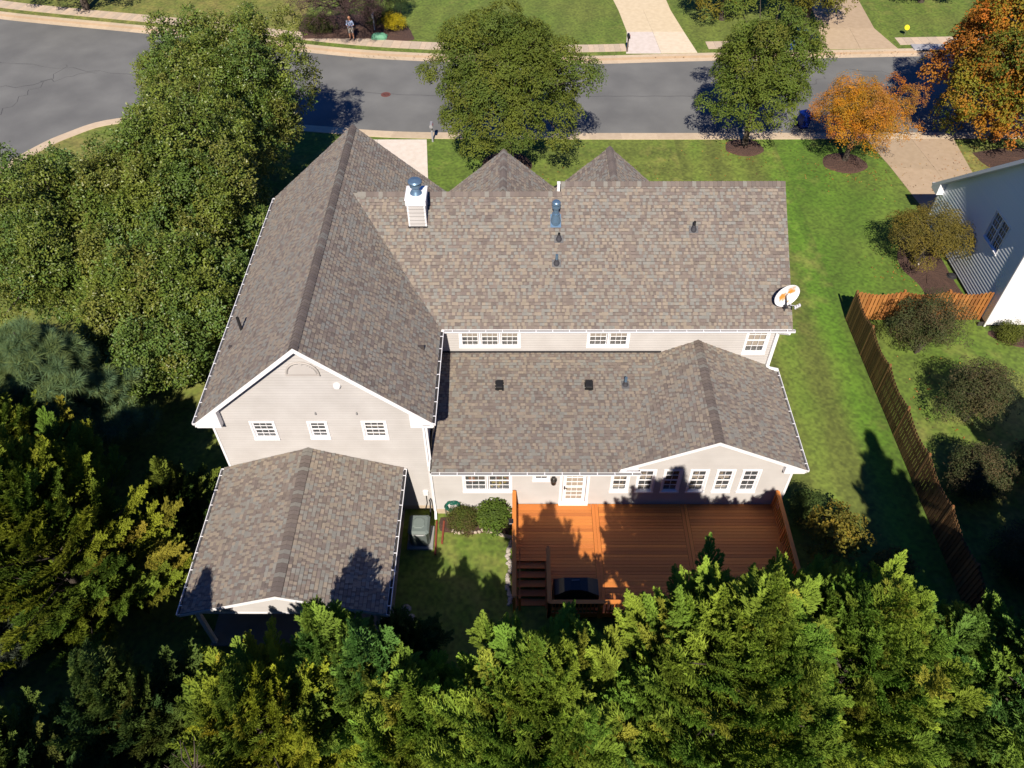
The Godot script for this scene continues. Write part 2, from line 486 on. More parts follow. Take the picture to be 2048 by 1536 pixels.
	var sd := put(g, "storm_drain", M.concrete)
	sd.position = Vector3(30.8, 0.02, -59.1)
	tag(sd, "grey concrete storm drain inlet in the kerb over the road", "storm drain")
	# mulch
	mulch_bed("mulch_ring", circle(14.3, -45.2, 1.25), 0.13, "brown mulch ring under the green street tree on the front lawn")
	mulch_bed("mulch_ring", circle(20.1, -43.4, 1.4), 0.13, "brown mulch ring under the small orange tree")
	mulch_bed("mulch_ring", circle(-0.6, -43.4, 1.6), 0.16, "mulch ring under the street tree behind the front gables")
	mulch_bed("mulch_bed", PackedVector2Array([Vector2(22.7, -36.4), Vector2(22.72, -32), Vector2(22.75, -29.5), Vector2(20.5, -29.5), Vector2(20.75, -31.5), Vector2(20.2, -33.4), Vector2(20.6, -35), Vector2(21.6, -36)]), 0.05, "brown mulch bed along the white neighbouring house wall")
	mulch_bed("mulch_bed", PackedVector2Array([Vector2(22.9, -28.5), Vector2(28, -28.5), Vector2(28, -27.0), Vector2(24.4, -27.2), Vector2(23.3, -27.6), Vector2(22.7, -28.2)]), 0.05, "brown mulch bed with two small shrubs at the sunny house corner")
	mulch_bed("mulch_bed", PackedVector2Array([Vector2(-16.8, -60.8), Vector2(-12, -60.8), Vector2(-8.0, -60.5), Vector2(-7.9, -61.7), Vector2(-8.8, -63.6), Vector2(-12, -65.5), Vector2(-17, -64.5)]), 0.06, "brown mulch bed round the purple tree beside the sidewalk")
	mulch_bed("mulch_bed", PackedVector2Array([Vector2(28.2, -44.6), Vector2(31, -45.2), Vector2(34, -44.6), Vector2(34.6, -42.6), Vector2(31.4, -41.6), Vector2(28.8, -42.6)]), 0.06, "leaf-strewn mulch bed under the big orange maple")
	mulch_bed("mulch_bed", PackedVector2Array([Vector2(-3.1, -17.75), Vector2(-0.3, -17.75), Vector2(-0.25, -16.95), Vector2(-0.8, -16.95), Vector2(-1.3, -17.0), Vector2(-1.9, -16.9), Vector2(-2.6, -17.0), Vector2(-3.1, -17.1)]), 0.03, "planting bed by the house wall with two green shrubs")

func circle(x: float, z: float, r: float) -> PackedVector2Array:
	var out := PackedVector2Array()
	for k in 14:
		var a := TAU * k / 14.0
		out.append(Vector2(x + cos(a) * r * (1.0 + 0.06 * sin(k * 2.3)), z + sin(a) * r * 0.85))
	return out

# ------------------------------------------------------------------ roofs
var shingle_cols: Array[Color] = []
var wedge: ArrayMesh
var tab_mats: Array[StandardMaterial3D] = []

func shingle_setup() -> void:
	shingle_cols = [lin(153, 142, 127), lin(157, 145, 130), lin(148, 140, 128), lin(145, 142, 134), lin(140, 139, 133), lin(127, 116, 108), lin(120, 110, 104), lin(131, 120, 113), lin(136, 125, 116)]
	var g := Geo.new()
	var a := Vector3(0, 1, 0); var b := Vector3(1, 1, 0); var d := Vector3(1, 0.12, 1); var e := Vector3(0, 0.12, 1)
	var c0 := Vector3(0, 0.3, 0.78); var c1 := Vector3(1, 0.3, 0.78)
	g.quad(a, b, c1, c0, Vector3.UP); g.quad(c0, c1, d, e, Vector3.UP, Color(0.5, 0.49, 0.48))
	g.quad(Vector3(0, -0.2, 0), Vector3(1, -0.2, 0), b, a, Vector3(0, 0, -1))
	g.quad(Vector3(0, -0.2, 0), a, e, Vector3(0, -0.2, 1), Vector3(-1, 0, 0))
	g.quad(Vector3(1, -0.2, 0), b, d, Vector3(1, -0.2, 1), Vector3(1, 0, 0))
	wedge = g.mesh()
	for c in shingle_cols:
		for k in 2:
			var m: StandardMaterial3D = M.shingle.duplicate()
			m.albedo_color = (c * (0.93 + 0.14 * k)).linear_to_srgb()
			tab_mats.append(m)

# lays shingle courses over a flat roof face; returns [place, size, colour number] of whole tabs while the rest goes into g
func shingle_face(g: Geo, poly: PackedVector3Array, eave: Vector3, whole: Array, sheen := 1.0) -> void:
	var nrm := (poly[1] - poly[0]).cross(poly[2] - poly[0]).normalized()
	if nrm.y < 0.0: nrm = -nrm
	var w := nrm.cross(eave)
	if w.y < 0.0: w = -w
	var p2 := PackedVector2Array()
	var lo := Vector2(1e9, 1e9); var hi := Vector2(-1e9, -1e9)
	for p in poly:
		var q := Vector2((p - poly[0]).dot(eave), (p - poly[0]).dot(w))
		p2.append(q); lo = lo.min(q); hi = hi.max(q)
	var step := 0.135
	var row := 0
	var t := lo.y
	var at := func(q: Vector2, h: float) -> Vector3: return poly[0] + eave * q.x + w * q.y + nrm * h
	var ci := 0
	while t < hi.y - 0.02:
		var s := lo.x - rng.randf() * 0.3
		var tooth := false
		while s < hi.x:
			var width: float = ([0.10, 0.11, 0.12, 0.13, 0.15, 0.18] if not tooth else [0.06, 0.07, 0.08, 0.10, 0.11, 0.13])[rng.randi() % 6]
			tooth = not tooth
			if rng.randf() < 0.88: ci = ([0, 1, 2, 3, 4, 8] if tooth else [5, 6, 7, 5, 6, 7, 8, 3])[rng.randi() % (6 if tooth else 8)]
			var th := 0.024 if tooth else 0.010
			var t1 := t + step + 0.012
			var rect := PackedVector2Array([Vector2(s, t), Vector2(s + width, t), Vector2(s + width, t1), Vector2(s, t1)])
			var tone := rng.randf_range(0.93, 1.07) * sheen
			var col := shingle_cols[ci] * tone
			var inside := true
			for c in rect:
				if not Geometry2D.is_point_in_polygon(c + (Vector2(s + width * 0.5, t + step * 0.5) - c) * 0.15, p2):
					inside = false
					break
			if inside:
				whole.append([at.call(rect[0], 0.0), eave * width, nrm * th, w * (step + 0.012), ci, tone])
			else:
				for cut in Geometry2D.intersect_polygons(rect, p2):
					var mid := Vector2.ZERO
					for c in cut: mid += c / cut.size()
					var top := []
					for c in cut:
						top.append(at.call(c, lerpf(th, th * 0.12, (c.y - t) / (t1 - t))))
					for k in range(1, cut.size() - 1):
						g.tri(top[0], top[k], top[k + 1], nrm, col)
					for k in cut.size():
						var j: int = (k + 1) % cut.size()
						var out: Vector3 = at.call((cut[k] + cut[j]) * 0.5 - mid, 0.0) - poly[0]
						g.quad(top[k], top[j], at.call(cut[j], -0.004), at.call(cut[k], -0.004), out, col)
			s += width
		t += step
		row += 1

func tab_into(g: Geo, q: Array) -> void:
	var o: Vector3 = q[0]; var e: Vector3 = q[1]; var n: Vector3 = q[2]; var w: Vector3 = q[3]
	var col: Color = shingle_cols[q[4]] * q[5]
	var m := w * 0.78 + n * 0.3
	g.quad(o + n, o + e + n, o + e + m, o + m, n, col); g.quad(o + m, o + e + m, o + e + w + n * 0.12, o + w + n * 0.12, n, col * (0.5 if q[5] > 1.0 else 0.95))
	g.quad(o - n * 0.2, o + e - n * 0.2, o + e + n, o + n, -w, col)
	g.quad(o - n * 0.2, o + n, o + w + n * 0.12, o + w, -e, col)
	g.quad(o + e - n * 0.2, o + e + n, o + e + w + n * 0.12, o + e + w, e, col)

# a roof part: deck under the shingles, single shingles (the nearest of them), the rest in one part
func make_roof(owner_: Node3D, faces: Array, eye: Vector3, singles: int) -> MeshInstance3D:
	var deck := Geo.new()
	var g := Geo.new()
	var whole := []
	for f in faces:
		var poly: PackedVector3Array = f[0]
		var nrm := (poly[1] - poly[0]).cross(poly[2] - poly[0]).normalized()
		if nrm.y < 0.0: nrm = -nrm
		deck.slab(poly, -nrm * 0.13, lin(60, 56, 54))
		shingle_face(g, poly, f[1], whole)
	var roof := put(rel(deck, owner_), "roof", M.plain, owner_)
	whole.sort_custom(func(a, b): return a[0].distance_squared_to(eye) < b[0].distance_squared_to(eye))
	for i in whole.size():
		if i < singles:
			var q: Array = whole[i]
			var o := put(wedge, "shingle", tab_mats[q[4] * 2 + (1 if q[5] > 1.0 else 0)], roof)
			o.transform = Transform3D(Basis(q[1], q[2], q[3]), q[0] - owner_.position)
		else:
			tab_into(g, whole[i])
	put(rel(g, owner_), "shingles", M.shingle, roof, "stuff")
	return roof

func ridge_caps(roof: Node3D, owner_: Node3D, a: Vector3, b: Vector3, na: Vector3, nb: Vector3, w := 0.17) -> void:
	# bent cap shingles lapped along a ridge, one mesh shared by them all
	var along := (b - a).normalized()
	var da := along.cross(na); if da.y > 0.0: da = -da
	var db := along.cross(nb); if db.y > 0.0: db = -db
	var g := Geo.new()
	var up := (na + nb).normalized()
	var l := 0.185
	var arc := func(s: float, lift: float) -> Array:
		return [da * w + na * (0.028 + lift), da * 0.05 + na * (0.036 + lift) + up * 0.004, up * (0.05 + lift), db * 0.05 + nb * (0.036 + lift) + up * 0.004, db * w + nb * (0.028 + lift)].map(func(p): return p + along * s)
	var r0: Array = arc.call(0.0, 0.016); var r1: Array = arc.call(l, 0.0)
	for i in 4:
		g.quad(r0[i], r0[i + 1], r1[i + 1], r1[i], na if i < 2 else nb)
		g.quad(r0[i], r0[i + 1], r0[i + 1] - up * 0.03, r0[i] - up * 0.03, -along, Color(0.35, 0.34, 0.33))
	for i in [0, 4]:
		g.quad(r0[i], r1[i], r1[i] - up * 0.04, r0[i] - up * 0.04, da if i == 0 else db)
	var m := g.mesh()
	var count := int((b - a).length() / 0.165)
	for k in count:
		var o := put(m, "ridge_cap", tab_mats[[10, 12, 13, 6, 14, 12, 16][rng.randi() % 7]], roof)
		o.position = a + along * ((b - a).length() * k / count) - owner_.position

# ------------------------------------------------------------------ walls
# lapped boards over a wall outline (convex, in u and y), with openings left free
func siding(g: Geo, o: Vector3, u: Vector3, out: Vector3, outline: Array, openings: Array, course := 0.115, col := Color.WHITE, lip := 0.024, lap_shade := 0.52) -> void:
	var ylo := 1e9; var yhi := -1e9
	for p in outline:
		ylo = minf(ylo, p.y); yhi = maxf(yhi, p.y)
	var span := func(y: float) -> Vector2:
		var r := Vector2(1e9, -1e9)
		for i in outline.size():
			var a: Vector2 = outline[i]; var b: Vector2 = outline[(i + 1) % outline.size()]
			if absf(a.y - b.y) < 1e-5:
				if absf(a.y - y) < 1e-4:
					r.x = minf(r.x, minf(a.x, b.x)); r.y = maxf(r.y, maxf(a.x, b.x))
			elif y >= minf(a.y, b.y) - 1e-5 and y <= maxf(a.y, b.y) + 1e-5:
				var x := lerpf(a.x, b.x, (y - a.y) / (b.y - a.y))
				r.x = minf(r.x, x); r.y = maxf(r.y, x)
		return r
	var y := ylo
	while y < yhi - 0.005:
		var y1 := minf(y + course, yhi)
		var s0: Vector2 = span.call(y); var s1: Vector2 = span.call(y1)
		var pieces := [[s0.x, s0.y, s1.x, s1.y]]
		for op in openings:
			if op.position.y < (y + y1) * 0.5 and op.end.y > (y + y1) * 0.5:
				var next := []
				for pc in pieces:
					var xa: float = op.position.x; var xb: float = op.end.x
					if xb <= pc[0] or xa >= pc[1]:
						next.append(pc)
						continue
					if xa > pc[0]: next.append([pc[0], xa, pc[2] if pc[2] < xa else xa, xa])
					if xb < pc[1]: next.append([xb, pc[1], xb, maxf(xb, pc[3])])
				pieces = next
		for pc in pieces:
			var tone := col * rng.randf_range(0.965, 1.0)
			var mid := y + (y1 - y) * 0.82
			var e := out * lip
			var p0: Vector3 = o + u * pc[0] + Vector3(0, y, 0); var p1: Vector3 = o + u * pc[1] + Vector3(0, y, 0)
			var t0: Vector3 = o + u * pc[2] + Vector3(0, y1, 0); var t1: Vector3 = o + u * pc[3] + Vector3(0, y1, 0)
			var k0: Vector3 = p0.lerp(t0, 0.8); var k1: Vector3 = p1.lerp(t1, 0.8)
			g.quad(p0 + e, p1 + e, k1 + e * 0.29, k0 + e * 0.29, out, tone)
			g.quad(k0 + e * 0.29, k1 + e * 0.29, t1 + e * 0.15, t0 + e * 0.15, out, tone * lap_shade)  # lap shadow painted as a darker strip under each board lip
			g.quad(p0, p1, p1 + e, p0 + e, Vector3.DOWN, tone)
		y = y1

# a window set in a wall that faces turn (0 = towards +z); units side by side, each of sashes stacked from the top
func window(parent: Node3D, at: Vector3, turn: float, units: int, uw: float, heights: Array, cols: int, rows: Array, back := "dark", casing := 0.07) -> Node3D:
	var o := Node3D.new()
	o.name = "window"
	parent.add_child(o, true)
	o.position = at - parent.position
	o.rotation.y = turn
	var h := 0.0
	for q in heights: h += q
	var w := uw * units + 0.07 * (units - 1)
	var f := Geo.new()
	var t := 0.045
	f.box(Vector3(0, h / 2 + casing / 2, t / 2), Vector3(w + casing * 2, casing, t))
	for s in [-1, 1]:
		f.box(Vector3(s * (w / 2 + casing / 2), 0, t / 2), Vector3(casing, h, t))
		f.box(Vector3(s * w / 2 - s * 0.012, 0, -0.06), Vector3(0.024, h, 0.12))
	f.box(Vector3(0, h / 2 - 0.012, -0.06), Vector3(w, 0.024, 0.12))
	for k in range(1, units):
		f.box(Vector3(-w / 2 + k * (uw + 0.07) - 0.035, 0, 0.0), Vector3(0.07, h, 0.06))
	put(f, "frame", M.trim, o)
	var sl := Geo.new()
	sl.box(Vector3(0, -h / 2 - casing * 0.6, t / 2 + 0.008), Vector3(w + casing * 2 + 0.02, casing * 1.2, t + 0.016))
	sl.box(Vector3(0, -h / 2 - 0.01, 0.012), Vector3(w, 0.05, 0.14))
	put(sl, "sill", M.trim, o)
	var sash := Geo.new()
	for k in units:
		var cx := -w / 2 + uw / 2 + k * (uw + 0.07)
		var top := h / 2
		for si in heights.size():
			var hh: float = heights[si]
			var z := -0.02 if si == 0 else -0.05
			var cy := top - hh / 2
			top -= hh
			var b := 0.036
			for s in [-1, 1]:
				sash.box(Vector3(cx + s * (uw / 2 - b / 2 - 0.02), cy, z), Vector3(b, hh, 0.035))
				sash.box(Vector3(cx, cy + s * (hh / 2 - b / 2), z), Vector3(uw - 0.04, b, 0.036))
			var iw := uw - 0.04 - 2 * b; var ih := hh - 2 * b
			var r: int = rows[si]
			for i in range(1, cols):
				sash.box(Vector3(cx - iw / 2 + iw * i / cols, cy, z), Vector3(0.016, ih, 0.024))
			for i in range(1, r):
				sash.box(Vector3(cx, cy - ih / 2 + ih * i / r, z), Vector3(iw, 0.016, 0.0245))
			var pane := BoxMesh.new()
			pane.size = Vector3(iw / cols - 0.02, ih / r - 0.02, 0.004)
			var pg := Geo.new()
			pg.quad(Vector3(-pane.size.x / 2, -pane.size.y / 2, 0), Vector3(pane.size.x / 2, -pane.size.y / 2, 0), Vector3(pane.size.x / 2, pane.size.y / 2, 0), Vector3(-pane.size.x / 2, pane.size.y / 2, 0), Vector3(0, 0, 1))
			var pm := pg.mesh()
			for i in cols:
				for j in r:
					var pn := put(pm, "pane", M.glass, o)
					pn.position = Vector3(cx - iw / 2 + iw * (i + 0.5) / cols, cy - ih / 2 + ih * (j + 0.5) / r, z - 0.004)
			if back == "blind":
				var bl := Geo.new()
				var yy := cy + ih / 2
				while yy > cy - ih / 2 + (ih * 0.5 if si == heights.size() - 1 else -0.1):
					bl.box(Vector3(cx, yy, z - 0.07), Vector3(iw, 0.004, 0.05), Color.WHITE, Basis(Vector3.RIGHT, 0.6))
					yy -= 0.04
				put(bl, "blind", M.blind, o)
			elif back == "drape" and si == 0:
				var bl := Geo.new()
				bl.box(Vector3(cx, cy + ih * 0.3, z - 0.08), Vector3(iw, ih * 0.42, 0.012))
				put(bl, "blind", M.blind, o)
			elif back == "half":
				var bl := Geo.new()
				bl.box(Vector3(cx, cy - ih * 0.36, z - 0.1), Vector3(iw * 0.92, ih * 0.3, 0.012))
				put(bl, "blind", M.blind, o)
	put(sash, "sash", M.trim, o)
	return o

func opening(x: float, y: float, w: float, h: float) -> Rect2:
	return Rect2(x - w / 2 - 0.03, y - h / 2 - 0.03, w + 0.06, h + 0.06)

func gutter(parent: Node3D, a: Vector3, b: Vector3, out: Vector3) -> void:
	# open K-shaped trough with its back against the fascia, hangers across it
	var g := Geo.new()
	var prof := [Vector2(0.0, 0.0), Vector2(0.0, -0.105), Vector2(0.1, -0.105), Vector2(0.122, -0.08), Vector2(0.127, -0.03), Vector2(0.13, 0.0), Vector2(0.108, 0.0), Vector2(0.104, -0.03), Vector2(0.085, -0.09), Vector2(0.012, -0.09), Vector2(0.012, 0.0)]
	for i in prof.size():
		var p: Vector2 = prof[i]; var q: Vector2 = prof[(i + 1) % prof.size()]
		var e := q - p
		var nn := out * e.y * -1.0 + Vector3.UP * e.x
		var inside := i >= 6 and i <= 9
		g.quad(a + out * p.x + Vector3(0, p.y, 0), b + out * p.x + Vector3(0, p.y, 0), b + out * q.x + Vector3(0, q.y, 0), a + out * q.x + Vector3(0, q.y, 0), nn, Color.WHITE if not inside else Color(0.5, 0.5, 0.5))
	for e in [a, b]:
		var cap := PackedVector3Array()
		for k in 6: cap.append(e + out * prof[k].x + Vector3(0, prof[k].y, 0))
		g.slab(cap, (b - a).normalized() * (0.01 if e == a else -0.01))
	var part := put(rel(g, parent), "gutter", M.trim, parent)
	# litter lying in the trough
	var d := Geo.new()
	d.bar(a + out * 0.05 + Vector3(0, -0.075, 0), b + out * 0.05 + Vector3(0, -0.075, 0), 0.075, 0.02)
	put(rel(d, parent), "gutter_litter", M.gutter_in, part)
	var st := Geo.new()
	st.box(Vector3.ZERO, Vector3(0.03, 0.012, 0.125) if absf(out.z) > 0.5 else Vector3(0.125, 0.012, 0.03))
	var sm := st.mesh()
	var n := int((b - a).length() / 0.62)
	for k in n:
		var s := put(sm, "gutter_hanger", M.trim, part)
		s.position = a.lerp(b, (k + 0.5) / n) + out * 0.065 + Vector3(0, 0.004, 0) - parent.position

func downspout(parent: Node3D, pts: Array, w := 0.085) -> void:
	var g := Geo.new()
	for i in pts.size() - 1:
		var d: Vector3 = (pts[i + 1] - pts[i]).normalized()
		g.bar(pts[i] - d * 0.03, pts[i + 1] + d * 0.03, w, w * 0.8, Color.WHITE, Vector3(0, 0, 1) if absf(d.y) > 0.5 else Vector3.UP)
	put(rel(g, parent), "downspout", M.trim, parent)

func rake(parent: Node3D, a: Vector3, b: Vector3, z: float, depth := 0.2) -> void:
	# white barge board under a sloping roof edge, with the soffit behind it
	var g := Geo.new()
	var d := Vector3(0, -depth, 0)
	for s in [[a, b]]:
		g.slab(PackedVector3Array([Vector3(a.x, a.y - 0.012, z), Vector3(b.x, b.y - 0.012, z), Vector3(b.x, b.y - 0.012, z) + d, Vector3(a.x, a.y - 0.012, z) + d]), Vector3(0, 0, -0.03))
	put(rel(g, parent), "barge_board", M.trim, parent)

func pipe_vent(owner_: Node3D, parent: Node3D, at: Vector3, nrm: Vector3, h: float, r: float, pipe: Material) -> void:
	var g := Geo.new()
	var side := nrm.cross(Vector3(0, 0, 1) if absf(nrm.z) < 0.5 else Vector3(1, 0, 0)).normalized()
	g.box(at + nrm * 0.024, Vector3(0.3, 0.008, 0.36), Color(0.11, 0.11, 0.115), Basis(side, nrm, side.cross(nrm)))
	g.lathe([Vector2(0.13, -0.06), Vector2(0.12, 0.03), Vector2(0.08, 0.12), Vector2(r + 0.012, 0.2), Vector2(r, 0.21)], 14, Transform3D(Basis.IDENTITY, at), Color(0.05, 0.05, 0.055))
	var v := put(rel(g, owner_), "vent_boot", M.plain, parent)
	var p := Geo.new()
	p.lathe([Vector2(r, 0.1), Vector2(r, h), Vector2(r * 0.8, h), Vector2(r * 0.8, h - 0.08), Vector2(0, h - 0.08)], 14, Transform3D(Basis.IDENTITY, at), Color.WHITE)
	put(rel(p, owner_), "vent_pipe", pipe, v)

# ------------------------------------------------------------------ the house
const EYE := Vector3(0, 26.87, 0)

func V(x: float, y: float, z: float) -> Vector3:
	return Vector3(x, y, z)

func build_house() -> void:
	var h := thing("house", "large beige two-storey house with brown shingle roofs and white trim in the middle", "house", V(0, 0, -24))
	var E := V(1, 0, 0); var N := V(0, 0, 1)
	var wr := V(-7.04, 9.29, -17.84)
	var faces := [
		[PackedVector3Array([V(-3.2, 3.156, -17.6), V(3.75, 3.156, -17.6), V(5.77, 4.1, -22.89), V(-3.2, 4.1, -22.89)]), E],
		[PackedVector3Array([V(7.18, 4.76, -17.7), V(3.75, 3.156, -17.7), V(5.77, 4.1, -22.89), V(7.18, 4.76, -22.89)]), N],
		[PackedVector3Array([V(7.18, 4.76, -17.7), V(10.61, 3.156, -17.7), V(10.61, 3.156, -22.87), V(7.18, 4.76, -22.87)]), N],
		[PackedVector3Array([wr, V(-2.94, 5.68, -17.84), V(-2.94, 5.68, -22.54), V(-6.49, 8.806, -27.08), V(-2.94, 5.68, -31.46), V(-7.04, 9.29, -31.46)]), N],
		[PackedVector3Array([wr, V(-11.14, 5.68, -17.84), V(-11.14, 5.68, -31.46), V(-7.04, 9.29, -31.46)]), N],
		[PackedVector3Array([V(10.62, 5.68, -22.54), V(10.62, 9.04, -27.42), V(1.75, 9.04, -27.42), V(1.75, 8.806, -27.08), V(-6.49, 8.806, -27.08), V(-2.94, 5.68, -22.54)]), E],
		[PackedVector3Array([V(-0.55, 8.79, -27.2), V(-0.55, 8.79, -30.28), V(-3.85, 6.0, -30.28), V(-3.85, 6.0, -28.2)]), N],
		[PackedVector3Array([V(-0.55, 8.79, -27.2), V(-0.55, 8.79, -30.28), V(2.75, 6.0, -30.28), V(2.75, 6.0, -28.2)]), N],
		[PackedVector3Array([V(3.9, 9.02, -27.5), V(3.9, 9.02, -30.1), V(0.9, 6.3, -30.1), V(0.9, 6.3, -28.2)]), N],
		[PackedVector3Array([V(3.9, 9.02, -27.5), V(3.9, 9.02, -30.1), V(6.9, 6.3, -30.1), V(6.9, 6.3, -28.2)]), N],
	]
	var roof := make_roof(h, faces, V(3, 20, 0), 290)
	var back := Geo.new()
	for q in [[-6.49, 1.75, 8.806, -27.08], [1.75, 10.62, 9.04, -27.42]]:
		back.slab(PackedVector3Array([V(q[0], q[2], q[3]), V(q[1], q[2], q[3]), V(q[1], 5.68, q[3] - (q[2] - 5.68) / 0.6885), V(q[0], 5.68, q[3] - (q[2] - 5.68) / 0.6885)]), V(0, -0.1, 0), lin(108, 98, 90))
	back.tri(V(1.752, 9.03, -27.42), V(1.752, 8.80, -27.08), V(1.752, 8.79, -27.8), V(-1, 0, 0), lin(40, 38, 38))
	put(rel(back, h), "front_slope", M.shingle, roof)
	var nr := V(0.66, 0.75, 0).normalized(); var nl := V(-0.66, 0.75, 0).normalized()
	ridge_caps(roof, h, wr + V(0, 0, 0.02), V(-7.04, 9.29, -31.46), nl, nr)
	var nf := V(0, 0.824, 0.567); var nb := V(0, 0.824, -0.567)
	ridge_caps(roof, h, V(-6.3, 8.806, -27.08), V(1.75, 8.806, -27.08), nf, nb)
	ridge_caps(roof, h, V(1.76, 9.04, -27.42), V(10.6, 9.04, -27.42), nf, nb)
	var sl := V(-0.424, 0.906, 0); var sr := V(0.424, 0.906, 0)
	ridge_caps(roof, h, V(7.18, 4.76, -17.7), V(7.18, 4.76, -22.85), sl, sr)
	ridge_caps(roof, h, V(-0.55, 8.79, -30.28), V(-0.55, 8.79, -27.3), nl, nr)
	ridge_caps(roof, h, V(3.9, 9.02, -30.1), V(3.9, 9.02, -27.6), nl, nr)
	# flashing where the low roof meets the wall
	var fl := Geo.new()
	fl.box(V(1.3, 4.13, -22.86), V(9.0, 0.09, 0.05)); fl.box(V(-3.17, 3.7, -20.2), V(0.03, 0.08, 5.2), Color.WHITE, Basis(V(1, 0, 0), 0.177))
	put(rel(fl, h), "flashing", M.flash, roof)

	# walls ------------------------------------------------
	var op_w := [opening(-8.97, 4.92, 0.76, 0.86), opening(-7.03, 4.94, 0.58, 0.82), opening(-5.03, 4.94, 0.76, 0.86)]
	var g := Geo.new()
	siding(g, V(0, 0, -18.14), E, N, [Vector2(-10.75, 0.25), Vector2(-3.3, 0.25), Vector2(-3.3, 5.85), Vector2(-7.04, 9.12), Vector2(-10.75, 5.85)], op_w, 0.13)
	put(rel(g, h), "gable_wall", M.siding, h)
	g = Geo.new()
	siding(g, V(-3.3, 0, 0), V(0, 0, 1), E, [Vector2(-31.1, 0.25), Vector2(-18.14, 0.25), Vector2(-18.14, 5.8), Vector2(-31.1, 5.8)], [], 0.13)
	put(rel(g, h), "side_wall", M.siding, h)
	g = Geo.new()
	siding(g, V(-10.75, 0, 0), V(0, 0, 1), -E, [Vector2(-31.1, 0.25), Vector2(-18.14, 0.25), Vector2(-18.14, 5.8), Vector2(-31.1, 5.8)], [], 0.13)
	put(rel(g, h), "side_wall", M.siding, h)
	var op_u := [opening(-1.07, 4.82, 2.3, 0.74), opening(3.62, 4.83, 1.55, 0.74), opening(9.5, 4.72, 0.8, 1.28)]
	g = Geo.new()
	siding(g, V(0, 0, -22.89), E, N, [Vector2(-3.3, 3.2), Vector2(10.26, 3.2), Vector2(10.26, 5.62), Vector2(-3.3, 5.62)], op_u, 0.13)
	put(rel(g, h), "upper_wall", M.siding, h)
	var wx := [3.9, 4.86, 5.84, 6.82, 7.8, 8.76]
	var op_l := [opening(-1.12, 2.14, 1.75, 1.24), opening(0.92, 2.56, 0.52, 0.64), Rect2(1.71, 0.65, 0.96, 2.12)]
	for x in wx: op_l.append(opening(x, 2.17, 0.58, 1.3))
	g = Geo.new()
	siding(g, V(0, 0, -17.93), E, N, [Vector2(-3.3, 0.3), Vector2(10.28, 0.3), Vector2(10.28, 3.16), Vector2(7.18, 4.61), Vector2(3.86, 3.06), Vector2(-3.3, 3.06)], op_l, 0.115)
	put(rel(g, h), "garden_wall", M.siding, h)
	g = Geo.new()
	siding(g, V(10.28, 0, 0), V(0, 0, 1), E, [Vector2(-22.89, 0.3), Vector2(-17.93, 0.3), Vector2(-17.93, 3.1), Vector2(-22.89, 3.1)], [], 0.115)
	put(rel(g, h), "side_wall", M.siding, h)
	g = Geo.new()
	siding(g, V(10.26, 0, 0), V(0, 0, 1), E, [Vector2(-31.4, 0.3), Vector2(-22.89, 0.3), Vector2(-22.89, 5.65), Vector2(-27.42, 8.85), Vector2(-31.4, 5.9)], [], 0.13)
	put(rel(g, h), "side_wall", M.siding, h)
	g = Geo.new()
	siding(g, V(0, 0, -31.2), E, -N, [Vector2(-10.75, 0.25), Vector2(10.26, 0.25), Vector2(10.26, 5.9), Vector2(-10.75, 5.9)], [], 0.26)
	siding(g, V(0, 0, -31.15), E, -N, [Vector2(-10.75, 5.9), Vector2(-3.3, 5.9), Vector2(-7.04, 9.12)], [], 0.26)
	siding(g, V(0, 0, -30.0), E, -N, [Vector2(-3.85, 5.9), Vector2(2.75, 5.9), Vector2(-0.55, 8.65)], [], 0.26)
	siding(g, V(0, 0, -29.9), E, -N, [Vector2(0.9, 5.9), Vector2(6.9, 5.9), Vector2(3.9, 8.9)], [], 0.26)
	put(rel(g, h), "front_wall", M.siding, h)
	g = Geo.new()
	g.box(V(-7.02, 0.1, -18.16), V(7.5, 0.3, 0.1)); g.box(V(3.5, 0.13, -17.95), V(13.6, 0.36, 0.1)); g.box(V(10.25, 0.13, -20.4), V(0.08, 0.36, 4.8)); g.box(V(-10.72, 0.1, -24.6), V(0.08, 0.3, 12.9))
	for i in g.c.size(): g.c[i] = lin(196, 180, 158)
	put(rel(g, h), "foundation", M.concrete, h)
	# corner boards, fascias, soffits, returns
	g = Geo.new()
	g.box(V(10.24, 4.4, -22.865), V(0.16, 2.5, 0.03)); g.box(V(10.285, 4.4, -22.96), V(0.03, 2.5, 0.16))
	g.box(V(10.25, 1.72, -17.905), V(0.1, 2.8, 0.03)); g.box(V(10.305, 1.72, -17.98), V(0.03, 2.8, 0.1))
	g.box(V(-10.74, 3.0, -18.115), V(0.08, 5.5, 0.03)); g.box(V(-10.77, 3.0, -18.18), V(0.03, 5.5, 0.09)); g.box(V(-3.31, 2.9, -18.115), V(0.07, 5.3, 0.03))
	put(rel(g, h), "corner_board", M.trim, h)
	g = Geo.new()
	g.box(V(3.84, 5.585, -22.56), V(13.5, 0.16, 0.03)); g.box(V(3.8, 5.51, -22.72), V(13.5, 0.02, 0.3))
	g.box(V(-2.965, 5.585, -20.2), V(0.03, 0.16, 4.7)); g.box(V(-3.13, 5.51, -20.2), V(0.3, 0.02, 4.7))
	g.box(V(-11.115, 5.585, -24.65), V(0.03, 0.16, 13.55)); g.box(V(-10.93, 5.51, -24.65), V(0.35, 0.02, 13.5))
	g.box(V(0.7, 3.065, -17.625), V(7.7, 0.15, 0.03)); g.box(V(0.65, 2.985, -17.77), V(7.7, 0.02, 0.27))
	g.box(V(10.585, 3.06, -20.28), V(0.03, 0.16, 5.1)); g.box(V(10.43, 2.985, -20.28), V(0.3, 0.02, 5.1))
	put(rel(g, h), "fascia", M.trim, h)
